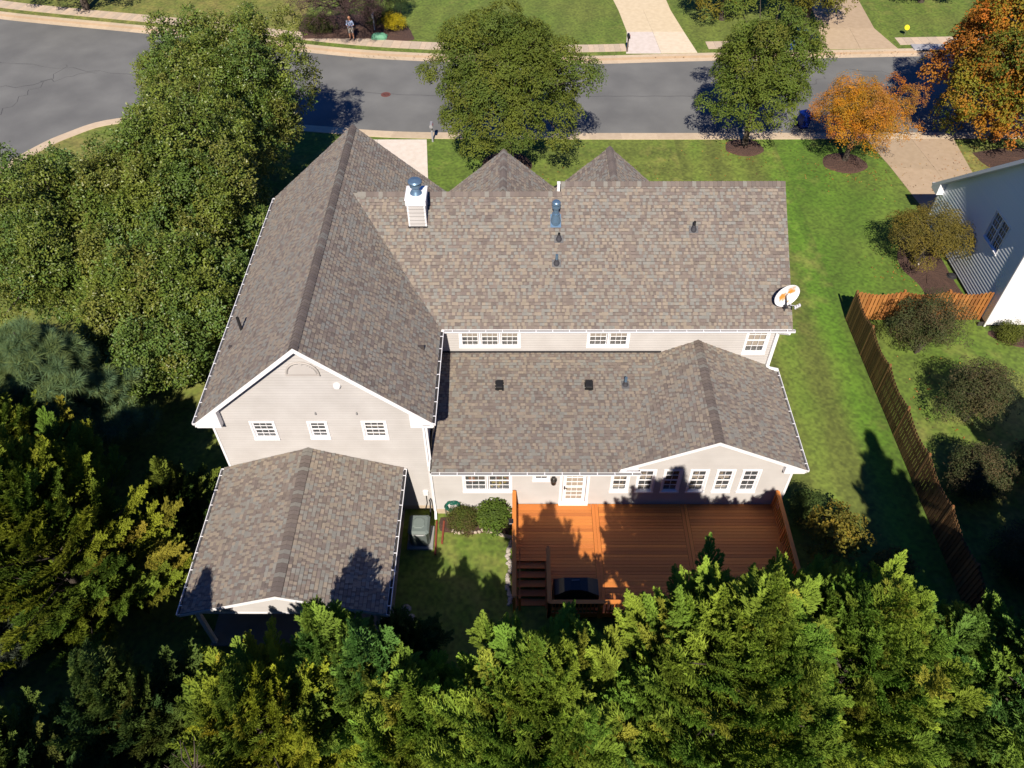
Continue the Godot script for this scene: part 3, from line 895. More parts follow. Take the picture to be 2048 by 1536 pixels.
	rake(h, wr, V(-11.2, 5.63, 0), -17.83); rake(h, wr, V(-2.88, 5.63, 0), -17.83)
	rake(h, V(7.18, 4.76, 0), V(3.8, 3.18, 0), -17.69, 0.16); rake(h, V(7.18, 4.76, 0), V(10.66, 3.135, 0), -17.69, 0.16)
	g = Geo.new()
	for q in [[V(-7.04, 9.13, 0), V(-11.12, 5.55, 0), -17.87, -18.13], [V(-7.04, 9.13, 0), V(-2.96, 5.55, 0), -17.87, -18.13], [V(7.18, 4.61, 0), V(3.85, 3.06, 0), -17.73, -17.92], [V(7.18, 4.61, 0), V(10.58, 3.03, 0), -17.73, -17.92]]:
		g.slab(PackedVector3Array([V(q[0].x, q[0].y, q[2]), V(q[1].x, q[1].y, q[2]), V(q[1].x, q[1].y, q[3]), V(q[0].x, q[0].y, q[3])]), V(0, -0.015, 0))
	put(rel(g, h), "soffit", M.trim, h)
	g = Geo.new()
	for q in [[-11.16, -10.3, 5.38, 0.82, -17.85], [-2.92, -3.7, 5.38, 0.75, -17.85], [10.62, 9.85, 2.9, 0.46, -17.71]]:
		g.slab(PackedVector3Array([V(q[0], q[2], q[4]), V(q[1], q[2], q[4]), V(q[1], q[2] + q[3], q[4]), V(q[0], q[2] + 0.2, q[4])]), V(0, 0, -0.24))
	put(rel(g, h), "eave_return", M.trim, h)
	# gutters and downspouts
	gutter(h, V(-11.14, 5.66, -31.4), V(-11.14, 5.66, -17.82), -E)
	gutter(h, V(-2.94, 5.66, -22.5), V(-2.94, 5.66, -17.82), E)
	gutter(h, V(-2.8, 5.66, -22.54), V(10.72, 5.66, -22.54), N)
	gutter(h, V(-3.15, 3.14, -17.6), V(4.55, 3.14, -17.6), N)
	gutter(h, V(10.61, 3.14, -22.8), V(10.61, 3.14, -17.68), E)
	downspout(h, [V(-2.87, 5.52, -17.9), V(-3.2, 5.2, -18.06), V(-3.2, 3.2, -18.06), V(-3.22, 2.95, -17.86), V(-3.22, 0.2, -17.86), V(-3.2, 0.08, -17.6)])
	downspout(h, [V(10.5, 5.52, -22.46), V(10.2, 5.25, -22.8), V(10.2, 3.45, -22.8), V(10.3, 3.3, -22.75), V(10.66, 3.2, -22.75)], 0.11)
	# windows ----------------------------------------------
	window(h, V(-8.97, 4.92, -18.14), 0, 1, 0.76, [0.43, 0.43], 3, [2, 2])
	window(h, V(-7.03, 4.94, -18.14), 0, 1, 0.58, [0.41, 0.41], 2, [2, 2])
	window(h, V(-5.03, 4.94, -18.14), 0, 1, 0.76, [0.43, 0.43], 3, [2, 2], "half")
	window(h, V(-1.07, 4.82, -22.89), 0, 3, 0.72, [0.74], 3, [3], "drape")
	window(h, V(3.62, 4.83, -22.89), 0, 2, 0.74, [0.74], 3, [3], "drape")
	window(h, V(9.5, 4.72, -22.89), 0, 1, 0.8, [0.64, 0.64], 3, [2, 2], "blind")
	window(h, V(-1.12, 2.14, -17.93), 0, 2, 0.84, [0.62, 0.62], 3, [2, 2])
	var ar := window(h, V(0.92, 2.56, -17.93), 0, 1, 0.52, [0.64], 2, [2], "half")
	g = Geo.new()
	for s in [-1.0, 1.0]:
		var pts := PackedVector3Array([V(s * 0.26, 0.32, 0.02)])
		for k in 6:
			var a := PI / 2 * k / 5.0
			pts.append(V(s * (0.08 + 0.18 * sin(a)), 0.14 + 0.18 * cos(a), 0.02))
		g.slab(pts, V(0, 0, -0.06))
	put(g, "arched_head", M.trim, ar)
	for i in wx.size():
		window(h, V(wx[i], 2.17, -17.93), 0, 1, 0.58, [0.65, 0.65], 2, [2, 2], "half" if i in [0, 1, 3, 4] else "dark")
	# the glazed garden door
	var d := Node3D.new()
	d.name = "garden_door"; h.add_child(d); d.position = V(2.19, 0.72, -17.93) - h.position
	g = Geo.new()
	for s in [-1, 1]:
		g.box(V(s * 0.51, 1.04, 0.02), V(0.11, 2.1, 0.05)); g.box(V(s * 0.37, 1.02, -0.02), V(0.13, 2.0, 0.045))
	g.box(V(0, 2.12, 0.02), V(1.13, 0.1, 0.052)); g.box(V(0, 0.12, -0.02), V(0.62, 0.22, 0.044)); g.box(V(0, 1.96, -0.02), V(0.62, 0.13, 0.044)); g.box(V(0, 1.04, -0.02), V(0.62, 0.09, 0.046))
	g.box(V(0, 0.0, 0.05), V(1.13, 0.05, 0.16))
	for b in [[0.23, 0.995], [1.085, 1.895]]:
		for i in 2:
			g.box(V(-0.105 + i * 0.21, (b[0] + b[1]) / 2, -0.02), V(0.02, b[1] - b[0], 0.03)); g.box(V(0, b[0] + (b[1] - b[0]) * (i + 1) / 3, -0.02), V(0.62, 0.02, 0.031))
	put(g, "door_leaf", M.trim, d)
	for b in [[0.23, 0.995], [1.085, 1.895]]:
		for i in 3:
			for j in 3:
				var pg := Geo.new()
				var ph: float = (b[1] - b[0]) / 3.0
				pg.quad(V(-0.09, -ph / 2, 0), V(0.09, -ph / 2, 0), V(0.09, ph / 2, 0), V(-0.09, ph / 2, 0), N)
				put(pg, "pane", M.glass, d).position = V(-0.2 + i * 0.2, b[0] + ph * (j + 0.5), -0.025)
		var bl := Geo.new()
		for k in 18: bl.box(V(0, b[0] + (b[1] - b[0]) * k / 18.0, -0.07), V(0.6, 0.004, 0.04), Color.WHITE, Basis(E, 0.7))
		put(bl, "blind", M.blind, d)
	g = Geo.new()
	g.box(V(-0.37, 1.0, 0.012), V(0.05, 0.2, 0.015)); g.bar(V(-0.37, 1.02, 0.05), V(-0.27, 1.02, 0.05), 0.02, 0.02)
	put(g, "handle", M.dark, d)
	# inside: floors and the partitions one sees through the glass
	g = Geo.new()
	g.box(V(3.5, 0.4, -22), V(13.4, 0.1, 7.9), lin(84, 58, 40)); g.box(V(3.5, 1.8, -21.2), V(13.4, 2.7, 0.1), lin(84, 56, 38)); g.box(V(3.5, 3.0, -19.5), V(13.4, 0.06, 3.0), lin(170, 160, 150))
	g.box(V(-7, 3.4, -22), V(7.2, 0.1, 7.5), lin(70, 64, 58)); g.box(V(-7, 4.8, -21), V(7.2, 3.0, 0.1), lin(74, 68, 64)); g.box(V(-7, 5.75, -19.6), V(7.2, 0.05, 2.8), lin(150, 146, 140))
	g.box(V(3.5, 4.0, -24.2), V(13.3, 0.08, 2.5), lin(80, 74, 66)); g.box(V(3.5, 4.8, -25.0), V(13.3, 2.0, 0.1), lin(70, 66, 62)); g.box(V(3.5, 5.6, -24), V(13.3, 0.05, 2.0), lin(150, 146, 140))
	for x in [-2.6, -1.9, -0.6, 0.1]: g.box(V(x, 1.9, -18.75), V(0.55, 1.5, 0.3), lin(132, 78, 40))
	for x in [4.2, 5.3, 7.4, 8.4]: g.box(V(x, 0.9, -19.0), V(0.8, 0.9, 0.7), lin(150, 128, 100))
	put(rel(g, h), "interior", M.plain, h)
	g = Geo.new()
	for k in 26:
		var p := V(-0.72 + rng.randf_range(-0.3, 0.3), 1.68 + rng.randf_range(-0.12, 0.22), -18.2 + rng.randf_range(-0.1, 0.1))
		g.box(p, V(0.16, 0.012, 0.07), lin(150, 130, 30), Basis.from_euler(V(rng.randf() * 3, rng.randf() * 6, rng.randf() * 3)))
	put(rel(g, h), "window_plant", M.plain, h)
	# gable louvre, lamp, hooks
	g = Geo.new()
	var rim := PackedVector3Array()
	for k in 15: rim.append(V(-7.03 + 0.52 * cos(PI * k / 14.0), 7.86 + 0.52 * sin(PI * k / 14.0), -18.085))
	g.slab(rim, V(0, 0, -0.05), Color(0.7, 0.69, 0.68))
	for k in 9:
		var yy := 7.9 + k * 0.052
		var hw := sqrt(maxf(0.0, 0.46 * 0.46 - (yy - 7.86) * (yy - 7.86)))
		g.box(V(-7.03, yy, -18.075), V(hw * 2, 0.012, 0.06), Color(0.86, 0.85, 0.84), Basis(E, 0.35))
	var arcp := []; var arr := []
	for k in 17: arcp.append(V(-7.03 + 0.53 * cos(PI * k / 16.0), 7.86 + 0.53 * sin(PI * k / 16.0), -18.08)); arr.append(0.035)
	g.tube(arcp, arr, 6, Color(0.92, 0.89, 0.86)); g.box(V(-7.03, 7.83, -18.075), V(1.12, 0.06, 0.07), Color(0.9, 0.87, 0.84))
	put(rel(g, h), "gable_louvre", M.siding, h)
	g = Geo.new()
	g.lathe([Vector2(0.13, 0), Vector2(0.13, 0.05), Vector2(0.1, 0.11), Vector2(0, 0.13)], 16, Transform3D(Basis(E, PI / 2), V(-6.0, 7.28, -18.13)))
	put(rel(g, h), "round_vent", M.trim, h)
	g = Geo.new()
	for x in [-6.98, -5.55]: g.box(V(x, 5.88, -18.09), V(0.04, 0.09, 0.08), Color(0.3, 0.3, 0.3))
	put(rel(g, h), "wall_hook", M.plain, h)
	# chimney ----------------------------------------------
	var ch := Node3D.new()
	ch.name = "chimney"; h.add_child(ch); ch.position = V(-3.88, 8.0, -26.35) - h.position
	var cw := V(-3.88, 8.0, -26.35)
	g = Geo.new()
	siding(g, V(0, -0.4, 0.41), E, N, [Vector2(-0.335, 0.4), Vector2(0.335, 0.4), Vector2(0.335, 1.45), Vector2(-0.335, 1.45)], [], 0.17)
	siding(g, V(0, -0.4, -0.41), E, -N, [Vector2(-0.335, 0.4), Vector2(0.335, 0.4), Vector2(0.335, 1.45), Vector2(-0.335, 1.45)], [], 0.17)
	for s in [-1, 1]: siding(g, V(s * 0.335, -0.4, 0), N, E * s, [Vector2(-0.41, 0.3), Vector2(0.41, 0.3), Vector2(0.41, 1.45), Vector2(-0.41, 1.45)], [], 0.17)
	put(g, "chase", M.siding, ch)
	g = Geo.new()
	for sx in [-1, 1]:
		for sz in [-1, 1]: g.box(V(sx * 0.325, 0.5, sz * 0.4), V(0.06, 1.1, 0.06))
	g.bevel_box(V(0, 1.14, 0), V(0.78, 0.26, 0.94), 0.012); g.bevel_box(V(0, 1.285, 0), V(0.82, 0.03, 0.98), 0.008)
	put(g, "chimney_trim", M.trim, ch)
	g = Geo.new()
	g.box(V(0, -0.005, 0.44), V(0.78, 0.08, 0.06)); g.box(V(0, 0.02, 0.42), V(0.74, 0.05, 0.04))
	put(g, "flashing", M.flash, ch)
	g = Geo.new()
	g.lathe([Vector2(0.24, 1.3), Vector2(0.17, 1.42), Vector2(0.14, 1.44), Vector2(0.14, 1.58), Vector2(0.22, 1.6), Vector2(0.23, 1.72), Vector2(0.15, 1.72)], 22)
	g.lathe([Vector2(0.14, 1.72), Vector2(0.14, 1.78), Vector2(0.27, 1.78), Vector2(0.275, 1.81), Vector2(0.24, 1.86), Vector2(0.0, 1.91)], 22)
	put(g, "flue_cap", M.zinc, ch)
	# vents on the roofs ------------------------------------
	var nm := V(0, 0.824, 0.567)
	g = Geo.new()
	var bv := V(1.53, 8.14, -26.12)
	g.box(bv + nm * 0.03, V(0.42, 0.008, 0.55), Color(0.9, 0.95, 1.0), Basis(E, nm, E.cross(nm)))
	g.lathe([Vector2(0.21, -0.12), Vector2(0.2, 0.05), Vector2(0.13, 0.33), Vector2(0.15, 0.34), Vector2(0.15, 0.37), Vector2(0.1, 0.38), Vector2(0.1, 0.62), Vector2(0.16, 0.63), Vector2(0.165, 0.72), Vector2(0.1, 0.74)], 20, Transform3D(Basis.IDENTITY, bv))
	g.lathe([Vector2(0.1, 0.74), Vector2(0.165, 0.78), Vector2(0.165, 0.88), Vector2(0.13, 0.92), Vector2(0, 0.935)], 20, Transform3D(Basis.IDENTITY, bv))
	put(rel(g, h), "flue_pipe", M.zinc, roof)
	pipe_vent(h, roof, V(1.65, 7.72, -25.5), nm, 0.3, 0.05, M.rubber)
	pipe_vent(h, roof, V(1.55, 7.17, -24.7), nm, 0.42, 0.055, M.zinc)
	pipe_vent(h, roof, V(6.93, 7.94, -25.82), nm, 0.38, 0.05, M.rubber)
	var nlow := V(0, 0.984, 0.176)
	pipe_vent(h, roof, V(4.25, 3.82, -21.33), nlow, 0.42, 0.055, M.zinc)
	g = Geo.new()
	g.lathe([Vector2(0.055, -0.2), Vector2(0.055, 0.62), Vector2(0.045, 0.62), Vector2(0.045, 0.5), Vector2(0, 0.5)], 12, Transform3D(Basis.IDENTITY, V(-10.22, 6.5, -21.65)))
	put(rel(g, h), "vent_pipe", M.rubber, roof)
	for x in [-0.68, 2.82]:
		g = Geo.new()
		var bs := Basis(E, nlow, E.cross(nlow))
		var p := V(x, 3.8, -21.3)
		g.bevel_box(p + nlow * 0.1 , V(0.27, 0.16, 0.34), 0.015, Color.WHITE, bs); g.box(p + nlow * 0.03, V(0.34, 0.01, 0.46), Color.WHITE, bs)
		g.box(p + nlow * 0.10 + bs.z * 0.175, V(0.25, 0.03, 0.02), Color(5, 5, 5), bs)
		put(rel(g, h), "roof_vent", M.dark, roof)
	g = Geo.new()
	g.box(V(1.66, 8.85, -27.33), V(0.11, 0.5, 0.11)); g.box(V(1.66, 9.1, -27.33), V(0.13, 0.04, 0.13))
	put(rel(g, h), "vent_post", M.trim, roof)

func build_pavilion() -> void:
	var h := thing("garden_pavilion", "open garden pavilion with brown gabled shingle roof in front of the gable wall", "pavilion", V(-7.61, 0, -15.1))
	var N := V(0, 0, 1)
	var faces := [
		[PackedVector3Array([V(-7.61, 3.93, -12.18), V(-4.25, 2.75, -12.18), V(-4.25, 2.75, -18.1), V(-7.61, 3.93, -18.1)]), N],
		[PackedVector3Array([V(-7.61, 3.93, -12.18), V(-10.97, 2.75, -12.18), V(-10.97, 2.75, -18.1), V(-7.61, 3.93, -18.1)]), N],
	]
	var roof := make_roof(h, faces, V(-4, 20, 0), 290)
	ridge_caps(roof, h, V(-7.61, 3.93, -12.18), V(-7.61, 3.93, -18.08), V(-0.33, 0.944, 0), V(0.33, 0.944, 0), 0.18)
	rake(h, V(-7.61, 3.93, 0), V(-11.02, 2.72, 0), -12.17, 0.15); rake(h, V(-7.61, 3.93, 0), V(-4.2, 2.72, 0), -12.17, 0.15)
	gutter(h, V(-10.97, 2.73, -18.08), V(-10.97, 2.73, -12.16), V(-1, 0, 0))
	gutter(h, V(-4.25, 2.73, -18.08), V(-4.25, 2.73, -12.16), V(1, 0, 0))
	downspout(h, [V(-4.18, 2.6, -12.3), V(-4.4, 2.35, -12.45), V(-4.4, 0.1, -12.45)])
	var g := Geo.new()
	siding(g, V(0, 0, -12.42), V(1, 0, 0), N, [Vector2(-10.6, 2.5), Vector2(-4.62, 2.5), Vector2(-4.62, 2.74), Vector2(-7.61, 3.78), Vector2(-10.6, 2.74)], [], 0.115)
	put(rel(g, h), "gable_end", M.siding, h)
	g = Geo.new()
	g.box(V(-7.61, 2.4, -12.5), V(6.1, 0.22, 0.14)); g.box(V(-7.61, 2.4, -17.9), V(6.1, 0.22, 0.14))
	g.box(V(-10.62, 2.52, -15.2), V(0.14, 0.22, 5.5)); g.box(V(-4.6, 2.52, -15.2), V(0.14, 0.22, 5.5))
	put(rel(g, h), "beam", M.trim, h)
	for x in [-10.62, -4.6]:
		for z in [-12.5, -15.2, -17.85]:
			g = Geo.new()
			g.bevel_box(V(x, 1.2, z), V(0.15, 2.3, 0.15), 0.01)
			put(rel(g, h), "post", M.trim, h)
	g = Geo.new()
	g.box(V(-7.61, 2.56, -15.2), V(6.0, 0.02, 5.4), lin(120, 112, 104)); 
	put(rel(g, h), "ceiling", M.plain, h)
	g = Geo.new()
	g.box(V(-7.61, 0.03, -15.2), V(6.3, 0.1, 5.7), lin(150, 138, 124))
	put(rel(g, h), "patio", M.concrete, h)

# ------------------------------------------------------------------ deck
func build_deck() -> void:
	var h := thing("deck", "orange-stained timber deck with railings and steps behind the house", "deck", V(5, 0, -15.6))
	var cols := [lin(220, 137, 66), lin(213, 130, 62), lin(225, 142, 68), lin(207, 125, 61), lin(218, 135, 66)]
	var y := 0.70
	var z0 := -17.88; var z1 := -13.3
	var pitch := 0.1405
	var bays := [[-0.05, 2.90], [3.17, 6.36], [6.64, 9.93]]
	var n := int((z1 - z0) / pitch)
	for b in bays:
		for k in n:
			var z := z0 + pitch * (k + 0.5)
			var xa: float = b[0]; var xb: float = b[1]
			if b == bays[0] and z > -15.42: xa = 1.16
			var g := Geo.new()
			g.bevel_box(V((xa + xb) / 2, y - 0.014, z), V(xb - xa - 0.006, 0.028, pitch - 0.006), 0.003, cols[rng.randi() % 5] * rng.randf_range(0.84, 1.08))
			put(rel(g, h), "deck_board", M.deck, h)
	for x in [2.97, 3.10, 6.43, 6.57, 10.0]:
		var g := Geo.new()
		g.bevel_box(V(x, y - 0.0135, (z0 + z1) / 2), V(0.125, 0.028, z1 - z0), 0.003, cols[rng.randi() % 5])
		put(rel(g, h), "deck_board", M.deck, h)
	var g := Geo.new()
	var dc: Color = cols[3] * 0.9
	for k in 14: g.box(V(0.05 + k * 0.76, 0.56, (z0 + z1) / 2 if k > 1 else -16.7), V(0.045, 0.2, z1 - z0 if k > 1 else 2.4), dc)
	g.box(V(5.6, 0.55, z1 + 0.02), V(8.9, 0.26, 0.04), dc); g.box(V(-0.09, 0.55, -15.9), V(0.04, 0.26, 4.0), dc); g.box(V(10.08, 0.55, -15.6), V(0.04, 0.26, 4.5), dc); g.box(V(0.55, 0.55, -15.42), V(1.2, 0.26, 0.04), dc)
	for x in [0.0, 3.0, 6.5, 9.95]:
		for z in [-13.5, -15.6]: g.box(V(x if x > 0 else 1.15, 0.2, z), V(0.14, 0.5, 0.14), dc)
	put(rel(g, h), "joist_frame", M.deck, h)
	# railings: posts, rails, cap and square balusters
	for r in [[V(-0.1, 0, -17.8), V(-0.1, 0, -13.4)], [V(1.12, 0, -15.35), V(1.12, 0, -13.2)], [V(1.12, 0, -13.2), V(9.95, 0, -13.2)], [V(9.95, 0, -17.8), V(9.95, 0, -13.2)]]:
		var a: Vector3 = r[0]; var b: Vector3 = r[1]
		var l := (b - a).length(); var d := (b - a) / l
		var cap := Geo.new()
		cap.bar(a + V(0, 1.66, 0), b + V(0, 1.66, 0), 0.15, 0.035, cols[2])
		put(rel(cap, h), "rail_cap", M.deck, h)
		var ra := Geo.new()
		for yy in [1.58, 0.84]: ra.bar(a + V(0, yy, 0), b + V(0, yy, 0), 0.045, 0.085, cols[1])
		put(rel(ra, h), "rail", M.deck, h)
		var np := int(ceil(l / 1.9))
		for k in np + 1:
			var p := Geo.new()
			p.box(a + d * (l * k / np) + V(0, 1.1, 0), V(0.095, 1.12, 0.095), cols[0])
			put(rel(p, h), "rail_post", M.deck, h)
		var nb := int(l / 0.135)
		for k in nb:
			var p := Geo.new()
			p.box(a + d * (l * (k + 0.5) / nb) + V(0, 1.21, 0) + d.cross(Vector3.UP) * 0.03, V(0.036, 0.78, 0.036), cols[rng.randi() % 5])
			put(rel(p, h), "baluster", M.deck, h)
	# steps
	for k in 5:
		var t := Geo.new()
		var ty := 0.70 - 0.14 * (k + 1) + 0.02
		var z := -15.24 + 0.30 * k
		t.bevel_box(V(0.52, ty, z), V(1.02, 0.035, 0.275), 0.004, cols[k % 5])
		put(rel(t, h), "stair_tread", M.deck, h)
	for x in [-0.02, 1.06]:
		var t := Geo.new()
		t.bar(V(x, 0.58, -15.42), V(x, -0.08, -13.85), 0.045, 0.26, cols[1])
		put(rel(t, h), "stair_stringer", M.deck, h)
	g = Geo.new()
	g.bar(V(0.1, 1.5, -15.4), V(0.1, 0.86, -13.75), 0.045, 0.05, cols[2]); g.box(V(0.1, 0.5, -13.75), V(0.09, 0.9, 0.09), cols[0])
	put(rel(g, h), "handrail", M.deck, h)

# ------------------------------------------------------------------ things about the garden
func build_things() -> void:
	var E := V(1, 0, 0)
	# satellite dish on the eave
	var o := thing("satellite_dish", "rust-stained white satellite dish at the right end of the main roof", "satellite dish", V(10.3, 6.2, -23.15))
	var g := Geo.new()
	var face := V(0.26, 0.16, 0.95).normalized()
	var dx := V(0.92, 0.36, -0.3); dx = (dx - face * dx.dot(face)).normalized()
	var dy := face.cross(dx)
	var ce := V(0.0, 0.5, -0.2)
	var rr := 14; var ss := 40
	var nz := FastNoiseLite.new(); nz.frequency = 1.1; nz.seed = 4
	for side in [0.0, -0.012]:
		for i in rr:
			for k in ss:
				var pt := func(a: int, b: int) -> Vector3:
					var r := float(a) / rr; var t := TAU * b / ss
					return ce + dx * cos(t) * r * 0.52 + dy * sin(t) * r * 0.44 + face * (0.07 * r * r + side)
				var m := Vector2(cos(TAU * k / ss), sin(TAU * k / ss)) * (i + 0.5) / rr
				var rust := smoothstep(0.0, 0.3, maxf(maxf(0.5 - (m - Vector2(-0.3, 0.05)).length(), 0.44 - (m - Vector2(0.45, 0.2)).length()), 0.2 - (m - Vector2(-0.1, -0.7)).length()) + 0.25 * nz.get_noise_2d(m.x * 2.6, m.y * 2.6))
				var col := lin(236, 238, 242).lerp(lin(226, 150, 70), rust if side == 0.0 else 0.0)
				g.quad(pt.call(i, k), pt.call(i, k + 1), pt.call(i + 1, k + 1), pt.call(i + 1, k), face if side == 0.0 else -face, col)
	var dish := put(g, "reflector", M.gloss, o)
	g = Geo.new()
	var ring := []; var rad := []
	for k in 31: ring.append(ce + dx * cos(TAU * k / 30) * 0.52 + dy * sin(TAU * k / 30) * 0.44 + face * 0.068); rad.append(0.012)
	g.tube(ring, rad, 6, lin(235, 236, 238), false)
	put(g, "rim", M.gloss, dish)
	g = Geo.new()
	g.tube([ce - face * 0.02, V(0.02, 0.28, 0.0), V(0.02, -0.1, 0.02)], [0.03, 0.03, 0.03], 8, lin(60, 62, 66)); g.box(V(0.02, 0.1, 0.0), V(0.16, 0.04, 0.2), lin(40, 42, 46)); g.box(ce - face * 0.05, V(0.12, 0.12, 0.08), lin(50, 52, 56))
	put(g, "mast", M.gloss, o)
	g = Geo.new()
	var tip := ce + face * 0.5 - dy * 0.30 + dx * 0.12
	g.tube([ce - dy * 0.36, ce - dy * 0.40 + face * 0.2, tip], [0.022, 0.022, 0.02], 6, lin(190, 192, 196))
	for k in 3: g.bevel_box(tip + dx * (k - 1) * 0.09 + face * 0.02, V(0.07, 0.09, 0.12), 0.015, lin(210, 212, 216))
	put(g, "receiver_arm", M.gloss, o)
	# wall lantern
	o = thing("wall_lantern", "dark metal wall lantern beside the glazed garden door", "wall lamp", V(1.38, 2.1, -17.91))
	g = Geo.new(); g.bevel_box(V(0, 0.42, 0.03), V(0.12, 0.16, 0.05), 0.012, lin(40, 38, 38)); g.tube([V(0, 0.5, 0.05), V(0, 0.56, 0.13), V(0, 0.5, 0.17)], [0.014, 0.014, 0.014], 6, lin(40, 38, 38))
	put(g, "bracket", M.gloss, o)
	g = Geo.new(); g.lathe([Vector2(0, 0.0), Vector2(0.03, 0.04), Vector2(0.1, 0.14), Vector2(0.12, 0.34), Vector2(0.13, 0.36), Vector2(0.06, 0.46), Vector2(0.02, 0.5), Vector2(0, 0.51)], 8, Transform3D(Basis.IDENTITY, V(0, 0, 0.17)), lin(52, 48, 46))
	put(g, "lantern_body", M.gloss, o)
	# hose reel
	o = thing("garden_hose", "coiled green garden hose hanging low on the house wall", "garden hose", V(-2.52, 0.35, -17.86))
	g = Geo.new()
	var pts := []; rad = []
	for k in 150:
		var a := TAU * k / 22.0
		var r := 0.25 + 0.035 * sin(k * 0.9) + 0.0003 * k
		pts.append(V(cos(a) * r, sin(a) * r * 1.05 + 0.28, 0.06 + 0.05 * sin(k * 0.37))); rad.append(0.014)
	g.tube(pts, rad, 5, lin(24, 104, 88))
	put(g, "coil", M.gloss, o)
	g = Geo.new(); g.box(V(0, 0.42, 0.03), V(0.18, 0.1, 0.06), lin(40, 90, 80)); g.tube([V(-0.24, 0.3, 0.06), V(-0.3, 0.1, 0.08), V(-0.28, -0.3, 0.1)], [0.014, 0.014, 0.014], 5, lin(90, 100, 96))
	put(g, "hanger", M.gloss, o)
	# air conditioner
	o = thing("air_conditioner", "grey-green air conditioning unit on a pad beside the pavilion", "air conditioner", V(-3.72, 0, -16.75))
	g = Geo.new(); g.bevel_box(V(0, 0.05, 0), V(1.0, 0.1, 1.05), 0.02, lin(150, 152, 150)); put(g, "pad", M.concrete, o)
	g = Geo.new(); g.bevel_box(V(0, 0.52, 0), V(0.74, 0.82, 0.8), 0.1, lin(58, 68, 66))
	put(g, "cabinet", M.gloss, o)
	g = Geo.new()
	for k in 15:
		var t := -0.28 + 0.56 * k / 14.0
		g.box(V(t, 0.48, 0.405), V(0.022, 0.7, 0.012), lin(120, 128, 126)); g.box(V(0.375, 0.48, t), V(0.012, 0.7, 0.022), lin(96, 104, 102)); g.box(V(-0.375, 0.48, t), V(0.012, 0.7, 0.022), lin(96, 104, 102))
	put(g, "grille", M.gloss, o)
	g = Geo.new(); g.bevel_box(V(0, 0.97, -0.02), V(0.8, 0.1, 0.86), 0.08, lin(104, 116, 112)); g.bevel_box(V(0, 1.03, -0.04), V(0.6, 0.03, 0.62), 0.1, lin(112, 124, 120))
	put(g, "lid", M.plain, o)
	g = Geo.new(); g.box(V(0.05, 0.86, 0.415), V(0.3, 0.035, 0.02), lin(200, 204, 204)); put(g, "badge_strip", M.gloss, o)
	g = Geo.new(); g.tube([V(0.3, 0.3, -0.42), V(0.34, 0.4, -0.8), V(0.34, 0.8, -1.1), V(0.3, 0.9, -1.2)], [0.03, 0.03, 0.03, 0.03], 6, lin(40, 40, 44)); put(g, "cable", M.plain, o)
	o = thing("meter_box", "small white electric box on the gable wall above the air conditioner", "electric box", V(-3.55, 1.05, -18.1))
	g = Geo.new(); g.bevel_box(V(0, 0.1, 0), V(0.2, 0.28, 0.1), 0.02); put(g, "cover", M.trim, o)
	g = Geo.new(); g.tube([V(0, -0.02, 0), V(0, -0.6, 0.0), V(-0.1, -0.9, 0.15)], [0.02, 0.02, 0.02], 6, lin(50, 50, 52)); put(g, "conduit", M.plain, o)
	# timber edging beside the pad, downspout splash
	for k in 2:
		g = Geo.new(); g.box(V(0, 0.05, 0), V(0.07, 0.1, 1.5 - k * 0.5), lin(138, 70, 52), Basis(Vector3.UP, 0.03 - k * 0.05))
		var tb := put(g, "edging_timber", M.cedar)
		tb.position = V(-3.14 + k * 0.26, 0, -16.75 - k * 0.25)
		tag(tb, "reddish edging timber by the air conditioner, the %s" % ["longer one", "shorter one"][k], "edging timber", "edging timbers beside the air conditioner")
	# grill under its cover
	o = thing("covered_grill", "long barbecue grill under a black cover on the deck corner", "grill", V(2.07, 0.705, -13.85))
	g = Geo.new()
	var prof := [[-0.8, 0.0, 0.32], [-0.78, 0.78, 0.31], [-0.6, 0.86, 0.3], [-0.42, 0.98, 0.27], [-0.2, 1.03, 0.24], [0.15, 1.03, 0.24], [0.4, 0.98, 0.27], [0.6, 0.87, 0.3], [0.78, 0.78, 0.31], [0.8, 0.0, 0.32]]
	for i in range(1, prof.size() - 2):
		var a: Array = prof[i]; var b: Array = prof[i + 1]
		g.quad(V(a[0], a[1], -a[2]), V(b[0], b[1], -b[2]), V(b[0], b[1], b[2]), V(a[0], a[1], a[2]), Vector3.UP)
		for s in [-1, 1]:
			g.quad(V(a[0], a[1], s * a[2]), V(b[0], b[1], s * b[2]), V(b[0], 0.72, s * 0.36), V(a[0], 0.72, s * 0.36), V(0, 0.3, s))
			g.quad(V(a[0], 0.72, s * 0.36), V(b[0], 0.72, s * 0.36), V(b[0], 0.02, s * 0.37), V(a[0], 0.02, s * 0.37), V(0, 0, s))
	for s in [-1, 1]:
		g.quad(V(s * 0.78, 0.78, -0.31), V(s * 0.78, 0.78, 0.31), V(s * 0.8, 0.02, 0.37), V(s * 0.8, 0.02, -0.37), V(s, 0, 0))
	for i in g.c.size(): g.c[i] = lin(22, 22, 26)
	put(g, "grill_cover", M.gloss, o)
	g = Geo.new(); g.bar(V(-0.16, 1.045, -0.12), V(0.12, 1.045, -0.14), 0.05, 0.014, lin(90, 90, 94)); g.box(V(0, 0.03, 0), V(1.5, 0.05, 0.6), lin(20, 20, 22))
	put(g, "cover_strap", M.gloss, o)
	# lamp on the left rail
	o = thing("deck_lamp", "small black lamp on the left deck railing near the wall", "lamp", V(-0.15, 1.4, -16.45))
	g = Geo.new(); g.bevel_box(V(-0.06, 0.24, 0), V(0.2, 0.08, 0.24), 0.02, lin(36, 36, 40)); put(g, "lamp_head", M.gloss, o)
	g = Geo.new(); g.box(V(0.02, 0.08, 0), V(0.04, 0.28, 0.06), lin(30, 30, 34)); put(g, "lamp_bracket", M.gloss, o)
